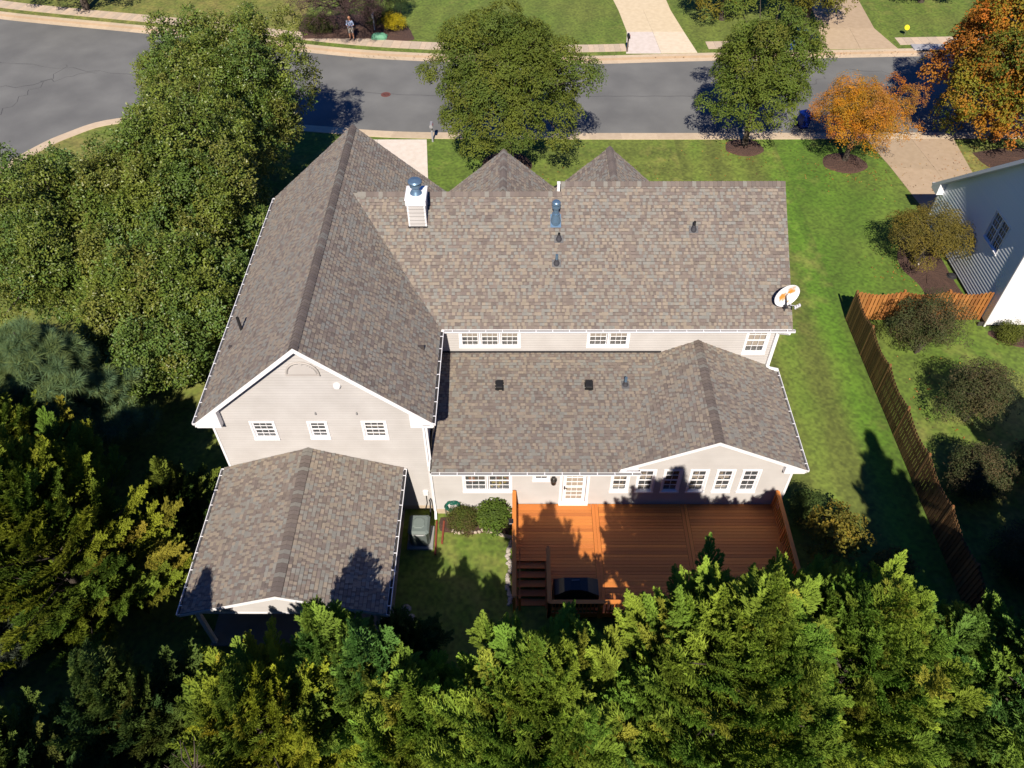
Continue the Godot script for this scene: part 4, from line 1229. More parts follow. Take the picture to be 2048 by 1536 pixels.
	# scalloped edging stones: three arcs and a straight run
	var arcs := [[-2.25, -17.15, 0.36], [-1.62, -17.17, 0.36], [-1.02, -17.17, 0.34]]
	var num := 0
	for ai in 3:
		var e := thing("scalloped_edging", ["left scalloped white edging arc, nearest the air conditioner", "middle scalloped white edging arc, between two others", "right scalloped white edging arc, before the straight stones"][ai], "edging stone", V(arcs[ai][0], 0, arcs[ai][1]), 0.0, "white edging before the shrubs")
		for k in 5:
			var a := PI * (0.12 + 0.76 * (k + 0.5) / 5.0)
			g = Geo.new()
			g.bevel_box(V(0, 0.05, 0), V(0.125, 0.11, 0.09), 0.02, lin(222, 206, 190) * rng.randf_range(0.9, 1.04))
			var b := put(g, "block", M.stone, e)
			b.position = V(-cos(a) * arcs[ai][2] * 0.9, 0, sin(a) * arcs[ai][2] * 0.62 - 0.05); b.rotation.y = PI / 2 - a + PI
	for k in 4:
		g = Geo.new(); g.bevel_box(V(0, 0.06, 0), V(0.17, 0.14, 0.1), 0.02, lin(224, 210, 196) * rng.randf_range(0.92, 1.03))
		var b := put(g, "edging_block", M.stone)
		b.position = V(-0.72 + 0.155 * k, 0, -16.92 + 0.05 * k); b.rotation.y = -0.25
		tag(b, "pale edging block in the short straight run to the deck, %s" % ["leftmost of four", "second from its left", "third from its left", "touching the deck"][k], "edging stone", "straight edging blocks by the deck")
	# white stones along the deck
	var proto := stone_mesh()
	for k in 34:
		var s := put(proto[k % 3], "white_stone", M.stone)
		var z := -16.6 + 0.08 * k
		s.position = V(-0.24 - 0.1 * absf(sin(k * 0.21)) + rng.randf_range(-0.05, 0.05), 0.03, z)
		s.rotation = V(rng.randf() * 0.5, rng.randf() * 6, 0); s.scale = Vector3.ONE * rng.randf_range(0.07, 0.11)
		tag(s, "small whitish stone in the row along the left deck side", "stone", "white stones along the deck")
	for k in 3:
		g = Geo.new(); g.bevel_box(V(0, 0.03, 0), V(0.45, 0.06, 0.36), 0.08, lin(176, 172, 166) * (1.0 - 0.05 * k))
		var s := put(g, "stepping_stone", M.stone)
		s.position = V(-4.05 + [0.0, 0.18, 0.22][k], 0, -13.75 + [0.0, 0.36, 0.78][k]); s.rotation.y = [0.9, 0.4, 0.05][k]
		tag(s, "grey curved edging slab by the pavilion corner, %s" % ["nearest the gutter", "middle of three", "nearest the trees"][k], "stone", "grey slabs by the pavilion corner")
	# fences
	build_fence()
	build_neighbour()
	# mailboxes
	mailbox("mailbox", V(8.2, 0, -58.6), lin(34, 34, 38), "black mailbox on a post at the pale driveway over the road")
	mailbox("mailbox", V(-5.35, 0, -46.0), lin(150, 150, 154), "white mailbox on a post beside the house driveway, half under the street tree")
	mailbox("mailbox", V(-11.0, 0.05, -62.3), lin(120, 126, 140), "grey mailbox pillar in the mulch beside the yellow shrub")
	o = thing("utility_box", "low green utility box in the mulch bed beside the sidewalk", "utility box", V(-10.5, 0.03, -61.1))
	g = Geo.new(); g.bevel_box(V(0, 0.14, 0), V(1.2, 0.28, 0.75), 0.16, lin(96, 152, 122)); put(g, "cover", M.plain, o)
	g = Geo.new(); g.bevel_box(V(0, 0.02, 0), V(1.3, 0.05, 0.85), 0.16, lin(120, 150, 130)); put(g, "base", M.plain, o)
	o = thing("yellow_sign", "small yellow yard sign on a thin stake in the far lawn", "sign", V(29.6, 0, -61.2))
	g = Geo.new(); g.lathe([Vector2(0, 0.012), Vector2(0.2, 0.012), Vector2(0.2, -0.012), Vector2(0, -0.012)], 12, Transform3D(Basis(E, 0.9), V(0, 0.62, 0)), lin(214, 200, 10)); put(g, "panel", M.plain, o)
	g = Geo.new(); g.tube([V(0, 0, 0), V(0, 0.6, -0.01)], [0.012, 0.012], 5, lin(120, 120, 120)); put(g, "stake", M.plain, o)
	# bins
	bin("recycling_bin", V(20.4, 0.0, -58.9), lin(20, 74, 168), "blue recycling bin half hidden by the street tree, the left one over the road", 0.0)
	bin("recycling_bin", V(21.25, 0.0, -60.0), lin(24, 96, 160), "blue recycling bin behind the green bin, farther from the road", 0.2)
	bin("waste_bin", V(21.9, 0.0, -58.6), lin(22, 44, 38), "dark green wheeled bin at the tan driveway over the road", -0.1)
	bin("recycling_bin", V(18.6, -0.1, -47.8), lin(14, 36, 110), "dark blue wheeled bin standing in tree shade at the near kerb", 0.3)
	# low round things by the neighbour's wall
	o = thing("drain_cap", "dark round drain cap at the foot of the white house wall", "drain cap", V(22.6, 0.05, -32.5))
	g = Geo.new(); g.lathe([Vector2(0.22, 0.0), Vector2(0.2, 0.1), Vector2(0.12, 0.14), Vector2(0, 0.145)], 16, Transform3D.IDENTITY, lin(40, 40, 44)); put(g, "cap", M.plain, o)
	g = Geo.new(); g.lathe([Vector2(0.25, 0.0), Vector2(0.25, 0.03), Vector2(0.2, 0.03)], 16, Transform3D.IDENTITY, lin(56, 56, 58)); put(g, "collar", M.plain, o)
	var rk := put(proto[1], "pale_rock", M.stone)
	rk.position = V(21.1, 0.06, -33.5); rk.scale = V(0.2, 0.14, 0.16)
	tag(rk, "pale rock at the foot of the olive shrub tree", "rock")
	build_person()

func stone_mesh() -> Array:
	var out := []
	for s in 3:
		var g := Geo.new()
		var nz := FastNoiseLite.new(); nz.seed = 20 + s; nz.frequency = 0.9
		var f := func(i: int, k: int) -> Vector3:
			var t := PI * i / 6.0; var a := TAU * k / 9.0
			var d := V(sin(t) * cos(a), cos(t), sin(t) * sin(a))
			return d * (0.9 + 0.45 * nz.get_noise_3dv(d * 1.5)) * V(1, 0.7, 0.9)
		for i in 6:
			for k in 9:
				var mid: Vector3 = f.call(i, k) + f.call(i + 1, k + 1)
				g.quad(f.call(i, k), f.call(i, (k + 1) % 9), f.call(i + 1, (k + 1) % 9), f.call(i + 1, k), mid, lin(214, 206, 196))
		out.append(g.mesh())
	return out

func mailbox(called: String, at: Vector3, col: Color, label: String) -> void:
	var o := thing(called, label, "mailbox", at)
	var g := Geo.new(); g.box(V(0, 0.55, 0), V(0.1, 1.1, 0.1), lin(96, 84, 74) if col.r < 0.1 else col); g.bar(V(0, 0.8, 0), V(0, 1.05, 0.25), 0.06, 0.06, col)
	put(g, "post", M.plain, o)
	g = Geo.new()
	var pr := PackedVector3Array()
	for p in [[-0.1, 0.0], [0.1, 0.0], [0.1, 0.13], [0.07, 0.2], [0.0, 0.225], [-0.07, 0.2], [-0.1, 0.13]]: pr.append(V(p[0], 1.1 + p[1], 0.3))
	g.slab(pr, V(0, 0, -0.5), col)
	put(g, "box", M.gloss, o)
	g = Geo.new(); g.box(V(0.11, 1.26, 0.1), V(0.012, 0.14, 0.05), lin(170, 30, 26)); put(g, "flag", M.plain, o)

func bin(called: String, at: Vector3, col: Color, label: String, turn: float) -> void:
	var o := thing(called, label, "wheeled bin", at, turn)
	var g := Geo.new()
	var a := [V(-0.24, 0.06, -0.26), V(0.24, 0.06, -0.26), V(0.24, 0.06, 0.24), V(-0.24, 0.06, 0.24)]
	var b := [V(-0.3, 0.98, -0.36), V(0.3, 0.98, -0.36), V(0.3, 0.98, 0.34), V(-0.3, 0.98, 0.34)]
	for k in 4: g.quad(a[k], a[(k + 1) % 4], b[(k + 1) % 4], b[k], (a[k] + a[(k + 1) % 4]) * V(1, 0, 1), col)
	g.quad(a[0], a[1], a[2], a[3], Vector3.DOWN, col); g.box(V(0, 0.95, 0), V(0.64, 0.05, 0.74), col)
	put(g, "body", M.gloss, o)
	g = Geo.new(); g.bevel_box(V(0, 1.03, 0), V(0.66, 0.1, 0.76), 0.05, col * 1.15); g.tube([V(-0.25, 1.0, -0.42), V(0.25, 1.0, -0.42)], [0.02, 0.02], 6, col)
	put(g, "lid", M.gloss, o)
	for s in [-1, 1]:
		g = Geo.new(); g.tube([V(s * 0.27, 0.13, -0.3), V(s * 0.33, 0.13, -0.3)], [0.13, 0.13], 14, lin(26, 26, 28)); put(g, "wheel", M.plain, o)

func picket_run(o: Node3D, a: Vector3, b: Vector3, side: Vector3, top: Callable, light_set: int) -> void:
	var d := (b - a); var l := d.length(); d /= l
	var n := int(l / 0.092)
	var tones := [lin(118, 88, 54), lin(104, 76, 46), lin(132, 100, 62), lin(96, 72, 46), lin(122, 94, 60)] if light_set == 1 else [lin(176, 118, 60), lin(162, 106, 54), lin(190, 130, 70), lin(154, 102, 54), lin(172, 120, 66)]  # shade painted into the long fence tones, sunlight into the back fence tones
	var ms := []
	for c in tones:
		var g := Geo.new()
		g.box(V(0, 0.49, 0), V(1, 0.98, 1), c); g.box(V(0, 0.99, 0), V(0.6, 0.02, 1), c)
		ms.append(g.mesh())
	for k in n:
		var p := a + d * (l * (k + 0.5) / n)
		var hh: float = top.call((p - a).length())
		var s := put(ms[rng.randi() % 5], "picket", M.cedar, o)
		s.transform = Transform3D(Basis(d * 0.14, V(0, hh + rng.randf_range(-0.01, 0.01), 0), side * 0.018), p + side * (0.034 if k % 2 == 0 else -0.034) - o.position + V(0, 0.03, 0))

func build_fence() -> void:
	var dip := func(w: float, hi: float, d: float) -> Callable:
		return func(s: float) -> float:
			var t := fmod(s, w) / w
			return hi - d * sin(PI * t)
	var o := thing("long_fence", "long scalloped wooden fence between the two side lawns", "fence", V(16.25, 0, -21.5))
	var a := V(16.25, 0, -29.25); var b := V(16.25, 0, -9.0)
	picket_run(o, a, b, V(1, 0, 0), dip.call(2.45, 1.78, 0.22), 1)
	var rails := Geo.new()
	for y in [0.35, 0.9, 1.4]: rails.bar(a + V(0, y, 0), b + V(0, y, 0), 0.05, 0.08, lin(110, 82, 50))
	put(rel(rails, o), "fence_rail", M.cedar, o)
	for k in 9:
		var g := Geo.new(); g.box(V(16.25, 0.92, -29.25 + 2.45 * k), V(0.1, 1.84, 0.1), lin(140, 108, 70)); g.box(V(16.25, 1.86, -29.25 + 2.45 * k), V(0.07, 0.05, 0.07), lin(150, 100, 56))
		put(rel(g, o), "fence_post", M.cedar, o)
	o = thing("back_fence", "short sunlit wooden fence from the corner post to the white house", "fence", V(19.5, 0, -29.25))
	a = V(16.35, 0, -29.25); b = V(22.75, 0, -29.25)
	picket_run(o, a, b, V(0, 0, 1), dip.call(2.15, 1.78, 0.2), 2)
	rails = Geo.new()
	for y in [0.35, 0.9, 1.4]: rails.bar(a + V(0, y, 0), b + V(0, y, 0), 0.05, 0.08, lin(170, 108, 50))
	put(rel(rails, o), "fence_rail", M.cedar, o)
	for k in range(1, 3):
		var g := Geo.new(); g.box(V(16.35 + 2.15 * k, 0.95, -29.25), V(0.1, 1.9, 0.1), lin(176, 116, 60)); put(rel(g, o), "fence_post", M.cedar, o)

func build_neighbour() -> void:
	var h := thing("neighbour_house", "white sided neighbouring house at the right edge", "house", V(27, 0, -33))
	var g := Geo.new()
	var white := Color(1.0, 1.02, 1.04)
	# gable side towards us
	var prof := [Vector2(-37.1, 0.2), Vector2(-28.8, 0.2), Vector2(-28.8, 5.6), Vector2(-31.2, 7.7), Vector2(-37.1, 2.55)]
	siding(g, V(22.85, 0, 0), V(0, 0, 1), V(-1, 0, 0), prof, [Rect2(-32.05, 2.95, 1.5, 1.6)], 0.18, white, 0.032, 0.95)
	siding(g, V(0, 0, -28.8), V(1, 0, 0), V(0, 0, 1), [Vector2(22.85, 0.2), Vector2(34, 0.2), Vector2(34, 5.6), Vector2(22.85, 5.6)], [], 0.18, white)
	siding(g, V(0, 0, -37.1), V(1, 0, 0), V(0, 0, -1), [Vector2(22.85, 0.2), Vector2(34, 0.2), Vector2(34, 2.6), Vector2(22.85, 2.6)], [], 0.125, white)
	siding(g, V(34, 0, 0), V(0, 0, 1), V(1, 0, 0), prof, [], 0.25, white)
	var sm := mat("white_siding", Color(0.93, 0.95, 0.96), 0.45)
	put(rel(g, h), "wall", sm, h)
	g = Geo.new()
	g.slab(PackedVector3Array([V(22.48, 7.85, -31.2), V(34.3, 7.85, -31.2), V(34.3, 2.5, -37.4), V(22.48, 2.5, -37.4)]), V(0, -0.16, 0), lin(70, 68, 68))
	g.slab(PackedVector3Array([V(22.48, 7.85, -31.2), V(34.3, 7.85, -31.2), V(34.3, 5.5, -28.45), V(22.48, 5.5, -28.45)]), V(0, -0.16, 0), lin(70, 68, 68))
	put(rel(g, h), "roof", M.shingle, h)
	g = Geo.new()
	g.slab(PackedVector3Array([V(22.46, 7.83, -31.2), V(22.46, 2.48, -37.42), V(22.46, 2.26, -37.42), V(22.46, 7.6, -31.2)]), V(0.03, 0, 0)); g.slab(PackedVector3Array([V(22.46, 7.83, -31.2), V(22.46, 5.48, -28.43), V(22.46, 5.26, -28.43), V(22.46, 7.6, -31.2)]), V(0.03, 0, 0))
	g.slab(PackedVector3Array([V(22.49, 7.6, -31.2), V(22.49, 2.3, -37.38), V(22.84, 2.3, -37.38), V(22.84, 7.6, -31.2)]), V(0, -0.02, 0))
	g.slab(PackedVector3Array([V(22.47, 2.2, -37.42), V(22.47, 2.2, -36.7), V(22.47, 2.9, -36.7), V(22.47, 2.5, -37.42)]), V(0.36, 0, 0))
	g.box(V(22.83, 1.4, -37.08), V(0.03, 2.5, 0.12)); g.box(V(22.83, 2.9, -28.83), V(0.03, 5.4, 0.1)); g.box(V(22.88, 2.9, -28.775), V(0.1, 5.4, 0.03))
	g.box(V(26, 0.3, -28.77), V(6.2, 0.36, 0.03))
	put(rel(g, h), "trim_board", M.trim, h)
	gutter(h, V(22.48, 2.46, -37.4), V(34.2, 2.46, -37.4), V(0, 0, -1))
	g = Geo.new(); g.box(V(22.87, 0.1, -33), V(0.06, 0.24, 8.3)); g.box(V(28, 0.1, -28.82), V(11, 0.24, 0.06))
	for i in g.c.size(): g.c[i] = lin(70, 68, 66)
	put(rel(g, h), "foundation", M.concrete, h)
	downspout(h, [V(22.78, 5.3, -28.7), V(22.78, 0.1, -28.7)])
	var w := window(h, V(22.85, 3.75, -31.3), -PI / 2, 2, 0.66, [0.74, 0.74], 3, [2, 2], "blind", 0.07)
	g = Geo.new(); g.box(V(24.6, 2.5, -31.6), V(0.1, 4.6, 4.6), lin(90, 86, 80)); g.box(V(28, 1.5, -32.6), V(10, 0.1, 6.0), lin(90, 80, 70)); put(rel(g, h), "interior", M.plain, h)

# ------------------------------------------------------------------ the person: one skin meshed from blended bones
func surface_nets(g: Geo, lo: Vector3, hi: Vector3, cell: float, field: Callable, tint: Callable) -> void:
	var nx := int((hi.x - lo.x) / cell) + 1; var ny := int((hi.y - lo.y) / cell) + 1; var nz := int((hi.z - lo.z) / cell) + 1
	var val := PackedFloat32Array(); val.resize(nx * ny * nz)
	for k in nz:
		for j in ny:
			for i in nx:
				val[(k * ny + j) * nx + i] = field.call(lo + Vector3(i, j, k) * cell)
	var vid := {}
	for k in nz - 1:
		for j in ny - 1:
			for i in nx - 1:
				var b := (k * ny + j) * nx + i
				var acc := Vector3.ZERO; var cnt := 0
				for e in [[0, 0, 0, 1, 0, 0], [0, 1, 0, 1, 1, 0], [0, 0, 1, 1, 0, 1], [0, 1, 1, 1, 1, 1], [0, 0, 0, 0, 1, 0], [1, 0, 0, 1, 1, 0], [0, 0, 1, 0, 1, 1], [1, 0, 1, 1, 1, 1], [0, 0, 0, 0, 0, 1], [1, 0, 0, 1, 0, 1], [0, 1, 0, 0, 1, 1], [1, 1, 0, 1, 1, 1]]:
					var va := val[b + (e[2] * ny + e[1]) * nx + e[0]]; var vb := val[b + (e[5] * ny + e[4]) * nx + e[3]]
					if (va < 0.0) != (vb < 0.0):
						acc += Vector3(e[0], e[1], e[2]).lerp(Vector3(e[3], e[4], e[5]), va / (va - vb)); cnt += 1
				if cnt: vid[b] = lo + (Vector3(i, j, k) + acc / cnt) * cell
	var nrm := func(p: Vector3) -> Vector3:
		var h := cell * 0.5
		return V(field.call(p + V(h, 0, 0)) - field.call(p - V(h, 0, 0)), field.call(p + V(0, h, 0)) - field.call(p - V(0, h, 0)), field.call(p + V(0, 0, h)) - field.call(p - V(0, 0, h))).normalized()
	var nn := {}
	for b in vid: nn[b] = nrm.call(vid[b])
	for b in vid:
		for ax in [[1, nx, nx * ny], [nx, 1, nx * ny], [nx * ny, 1, nx]]:
			var e: int = b + ax[0]
			if e >= val.size() or (val[b] < 0.0) == (val[e] < 0.0): continue
			var q := [b, b - ax[1], b - ax[1] - ax[2], b - ax[2]]
			if q.all(func(t): return vid.has(t)):
				var col: Color = tint.call((vid[q[0]] + vid[q[2]]) * 0.5)
				g.tri_n(vid[q[0]], vid[q[1]], vid[q[2]], nn[q[0]], nn[q[1]], nn[q[2]], col)
				g.tri_n(vid[q[0]], vid[q[2]], vid[q[3]], nn[q[0]], nn[q[2]], nn[q[3]], col)

func capsule(p: Vector3, a: Vector3, b: Vector3, ra: float, rb: float) -> float:
	var ab := b - a
	var t := clampf((p - a).dot(ab) / ab.length_squared(), 0.0, 1.0)
	return (p - a - ab * t).length() - lerpf(ra, rb, t)

func blended(p: Vector3, bones: Array, k: float) -> float:
	var d := 1e9
	for b in bones:
		var e := capsule(p, b[0], b[1], b[2], b[3])
		var h := clampf(0.5 + 0.5 * (d - e) / k, 0.0, 1.0)
		d = lerpf(d, e, h) - k * h * (1.0 - h)
	return d

func build_person() -> void:
	var o := thing("person", "person in pale shirt and shorts standing in shade on the far sidewalk", "person", V(-12.55, 0.02, -60.75), 0.1)
	var bones := [
		[V(-0.09, 0.92, 0), V(0.09, 0.92, 0), 0.12, 0.12], [V(0, 0.95, 0), V(0, 1.2, 0.0), 0.135, 0.14], [V(-0.07, 1.32, 0), V(0.07, 1.32, 0), 0.125, 0.125], [V(-0.17, 1.42, 0), V(0.17, 1.42, 0), 0.06, 0.06], [V(0, 1.4, 0), V(0, 1.54, 0.02), 0.055, 0.05],
		[V(-0.1, 0.9, 0), V(-0.12, 0.5, 0.02), 0.095, 0.065], [V(-0.12, 0.5, 0.02), V(-0.13, 0.1, -0.01), 0.062, 0.04], [V(-0.13, 0.06, -0.02), V(-0.15, 0.04, 0.15), 0.045, 0.04],
		[V(0.1, 0.9, 0), V(0.12, 0.5, 0.03), 0.095, 0.065], [V(0.12, 0.5, 0.03), V(0.14, 0.1, 0.0), 0.062, 0.04], [V(0.14, 0.06, -0.01), V(0.17, 0.04, 0.16), 0.045, 0.04],
		[V(-0.2, 1.41, 0), V(-0.26, 1.12, 0.0), 0.055, 0.043], [V(-0.26, 1.12, 0.0), V(-0.08, 1.06, 0.2), 0.042, 0.03],
		[V(0.2, 1.41, 0), V(0.26, 1.12, 0.02), 0.055, 0.043], [V(0.26, 1.12, 0.02), V(0.07, 1.08, 0.21), 0.042, 0.03],
	]
	var field := func(p: Vector3) -> float: return blended(p, bones, 0.05)
	var skin := lin(206, 150, 120)
	var tint := func(p: Vector3) -> Color:
		if p.y < 0.1: return lin(40, 40, 46)
		if p.y > 0.53 and p.y < 0.97 and absf(p.z) < 0.16: return lin(196, 190, 184)
		if p.y > 1.14 and p.y < 1.47 and p.z < 0.16: return lin(158, 178, 216)
		if p.y >= 0.97 and p.y < 1.47 and absf(p.x) < 0.2 and p.z < 0.165: return lin(158, 178, 216)
		return skin
	var g := Geo.new()
	surface_nets(g, V(-0.36, -0.02, -0.2), V(0.36, 1.6, 0.3), 0.026, field, tint)
	var head := [[V(0, 1.64, 0.03), V(0, 1.72, 0.015), 0.085, 0.095], [V(0, 1.585, 0.06), V(0, 1.6, 0.05), 0.045, 0.06], [V(0, 1.65, 0.115), V(0, 1.625, 0.13), 0.014, 0.019], [V(-0.09, 1.66, 0.02), V(-0.092, 1.635, 0.02), 0.02, 0.016], [V(0.09, 1.66, 0.02), V(0.092, 1.635, 0.02), 0.02, 0.016], [V(0, 1.5, 0.01), V(0, 1.58, 0.02), 0.052, 0.05]]
	var ht := func(p: Vector3) -> Color:
		if p.z > 0.1 and absf(absf(p.x) - 0.034) < 0.013 and absf(p.y - 1.665) < 0.009: return lin(40, 30, 28)
		if p.z > 0.08 and absf(p.x) < 0.026 and absf(p.y - 1.588) < 0.007: return lin(150, 78, 70)
		return skin
	surface_nets(g, V(-0.13, 1.5, -0.11), V(0.13, 1.84, 0.17), 0.009, func(p): return blended(p, head, 0.018), ht)
	# hands closed on a phone: palm, four fingers and a thumb each
	for s in [-1.0, 1.0]:
		var w := V(s * 0.075, 1.07, 0.205)
		var hand := [[w, w + V(-s * 0.035, 0.02, 0.05), 0.024, 0.026], [w + V(-s * 0.01, -0.01, 0.03), w + V(-s * 0.02, 0.045, 0.045), 0.013, 0.010]]
		for f in 4:
			var b := w + V(-s * (0.02 + 0.012 * f) , 0.035 - 0.022 * f, 0.06)
			var l: float = [0.03, 0.036, 0.034, 0.026][f]
			hand.append([b, b + V(-s * l * 0.5, 0.0, l * 0.8), 0.0095, 0.009]); hand.append([b + V(-s * l * 0.5, 0.0, l * 0.8), b + V(-s * l * 1.3, 0.0, l * 0.9), 0.009, 0.0075])
		surface_nets(g, w - V(0.09, 0.08, 0.05), w + V(0.09, 0.1, 0.13), 0.007, func(p): return blended(p, hand, 0.008), func(_p): return skin)
	put(g, "body", M.plain, o)
	g = Geo.new()
	var hair := [[V(0, 1.7, -0.01), V(0, 1.745, 0.0), 0.1, 0.09], [V(0, 1.66, -0.05), V(0, 1.62, -0.06), 0.07, 0.05]]
	surface_nets(g, V(-0.14, 1.54, -0.16), V(0.14, 1.86, 0.13), 0.012, func(p): return maxf(blended(p, hair, 0.03), -(p.y - 1.6 - (p.z + 0.02) * 0.85)), func(_p): return lin(52, 36, 28))
	put(g, "hair", M.plain, o)
	g = Geo.new(); g.bevel_box(V(0, 1.09, 0.29), V(0.07, 0.014, 0.14), 0.004, lin(20, 20, 24), Basis(V(1, 0, 0), 0.5)); put(g, "phone", M.gloss, o)

# ------------------------------------------------------------------ trees and shrubs
func leaf_clump(count: int, spread: float, l: float, w: float, droop: float) -> ArrayMesh:
	var g := Geo.new()
	for k in count:
		var p := Vector3(rng.randfn(), rng.randf_range(-0.5, 0.8), rng.randfn()).limit_length(1.6) * spread * 0.62
		var d := (Vector3(rng.randfn(), rng.randf_range(-droop, 0.7), rng.randfn())).normalized()
		var side := d.cross(Vector3(rng.randfn() * 0.5, 1.0, rng.randfn() * 0.5)).normalized()
		var up := side.cross(d)
		var s := rng.randf_range(0.75, 1.2)
		var tone := Color.WHITE * rng.randf_range(0.82, 1.18)
		var a := p; var t := p + d * l * s - up * l * 0.15
		var m := p + d * l * s * 0.45
		var lf := m + side * w * s * 0.5 + up * w * 0.16; var rt := m - side * w * s * 0.5 + up * w * 0.16
		g.tri(a, lf, t, up, tone); g.tri(a, t, rt, up, tone)
	return g.mesh()

func spray_mesh(curl: float) -> ArrayMesh:
	# a flat feathery twig of scale leaves, one unit long
	var g := Geo.new()
	var blade := func(a: Vector3, d: Vector3, l: float, w: float, tone: float) -> void:
		var up := Vector3(0, 0, 1)
		var side := d.cross(up).normalized()
		var m := a + d * l * 0.5 + up * 0.02 * rng.randf_range(-1, 2)
		var t := a + d * l + up * l * rng.randf_range(-0.25, 0.3)
		var c := Color(tone, tone, tone * 0.95)
		g.tri(a, m + side * w, t, up, c); g.tri(a, t, m - side * w, up, c)
	for k in 10:
		var y := 0.04 + 0.092 * k
		var z := curl * y * y
		for s in [-1.0, 1.0]:
			var l := 0.46 * (1.0 - 0.62 * k / 10.0) * rng.randf_range(0.8, 1.15)
			var ang: float = rng.randf_range(0.40, 0.62)
			var d := Vector3(s * sin(ang), cos(ang), rng.randf_range(-0.3, 0.3)).normalized()
			var o := Vector3(0, y, z)
			blade.call(o, d, l, 0.04, rng.randf_range(0.85, 1.12))
			var d2 := Vector3(s * sin(ang - 0.5), cos(ang - 0.5), rng.randf_range(-0.3, 0.3)).normalized()
			blade.call(o + d * l * 0.4, d2, l * 0.55, 0.034, rng.randf_range(0.95, 1.25))
			var d3 := Vector3(s * sin(ang + 0.5), cos(ang + 0.5), rng.randf_range(-0.3, 0.3)).normalized()
			blade.call(o + d * l * 0.3, d3, l * 0.42, 0.03, rng.randf_range(0.9, 1.15))
	blade.call(Vector3(0, 0.86, curl * 0.75), Vector3(0, 1, 0.1), 0.24, 0.03, 1.15)
	return g.mesh()

func needle_burst() -> ArrayMesh:
	var g := Geo.new()
	for k in 46:
		var d := Vector3(rng.randfn(), rng.randf_range(-0.1, 1.6), rng.randfn()).normalized()
		var side := d.cross(Vector3(rng.randfn(), rng.randfn(), rng.randfn())).normalized() * 0.02
		var o := Vector3(0, rng.randf_range(-0.12, 0.12), 0)
		g.tri(o + side, o - side, o + d * rng.randf_range(0.7, 1.0), side.cross(d), Color.WHITE * rng.randf_range(0.85, 1.15))
	return g.mesh()

class Many:
	var buf := PackedFloat32Array()
	var count := 0
	func add(b: Basis, o: Vector3, c: Color) -> void:
		buf.append_array([b.x.x, b.y.x, b.z.x, o.x, b.x.y, b.y.y, b.z.y, o.y, b.x.z, b.y.z, b.z.z, o.z, c.r, c.g, c.b, 1.0])
		count += 1
	func node(mesh: Mesh, m: Material) -> MultiMeshInstance3D:
		var mm := MultiMesh.new()
		mm.transform_format = MultiMesh.TRANSFORM_3D
		mm.use_colors = true
		mm.mesh = mesh
		mm.instance_count = count
		mm.buffer = buf
		var o := MultiMeshInstance3D.new()
		o.multimesh = mm
		o.material_override = m
		return o

func aim(dir: Vector3, roll: float, s: float) -> Basis:
	var y := dir.normalized()
	var x := y.cross(Vector3(0.31, 0.2, 0.93) if absf(y.z) < 0.9 else Vector3(1, 0, 0)).normalized()
	var z := x.cross(y)
	return Basis(x * cos(roll) + z * sin(roll), y, -x * sin(roll) + z * cos(roll)) * s

var clumps := {}

func crown(o: Node3D, many: Many, kind: String, m: Material) -> void:
	var c := many.node(clumps[kind], m)
	c.name = "crown"
	c.set_meta("kind", "stuff")
	o.add_child(c, true)

func ball(r := 1.0) -> Vector3:
	while true:
		var p := Vector3(rng.randf_range(-1, 1), rng.randf_range(-1, 1), rng.randf_range(-1, 1))
		if p.length_squared() < 1.0 and p.length_squared() > 0.001: return p * r
	return Vector3.ZERO

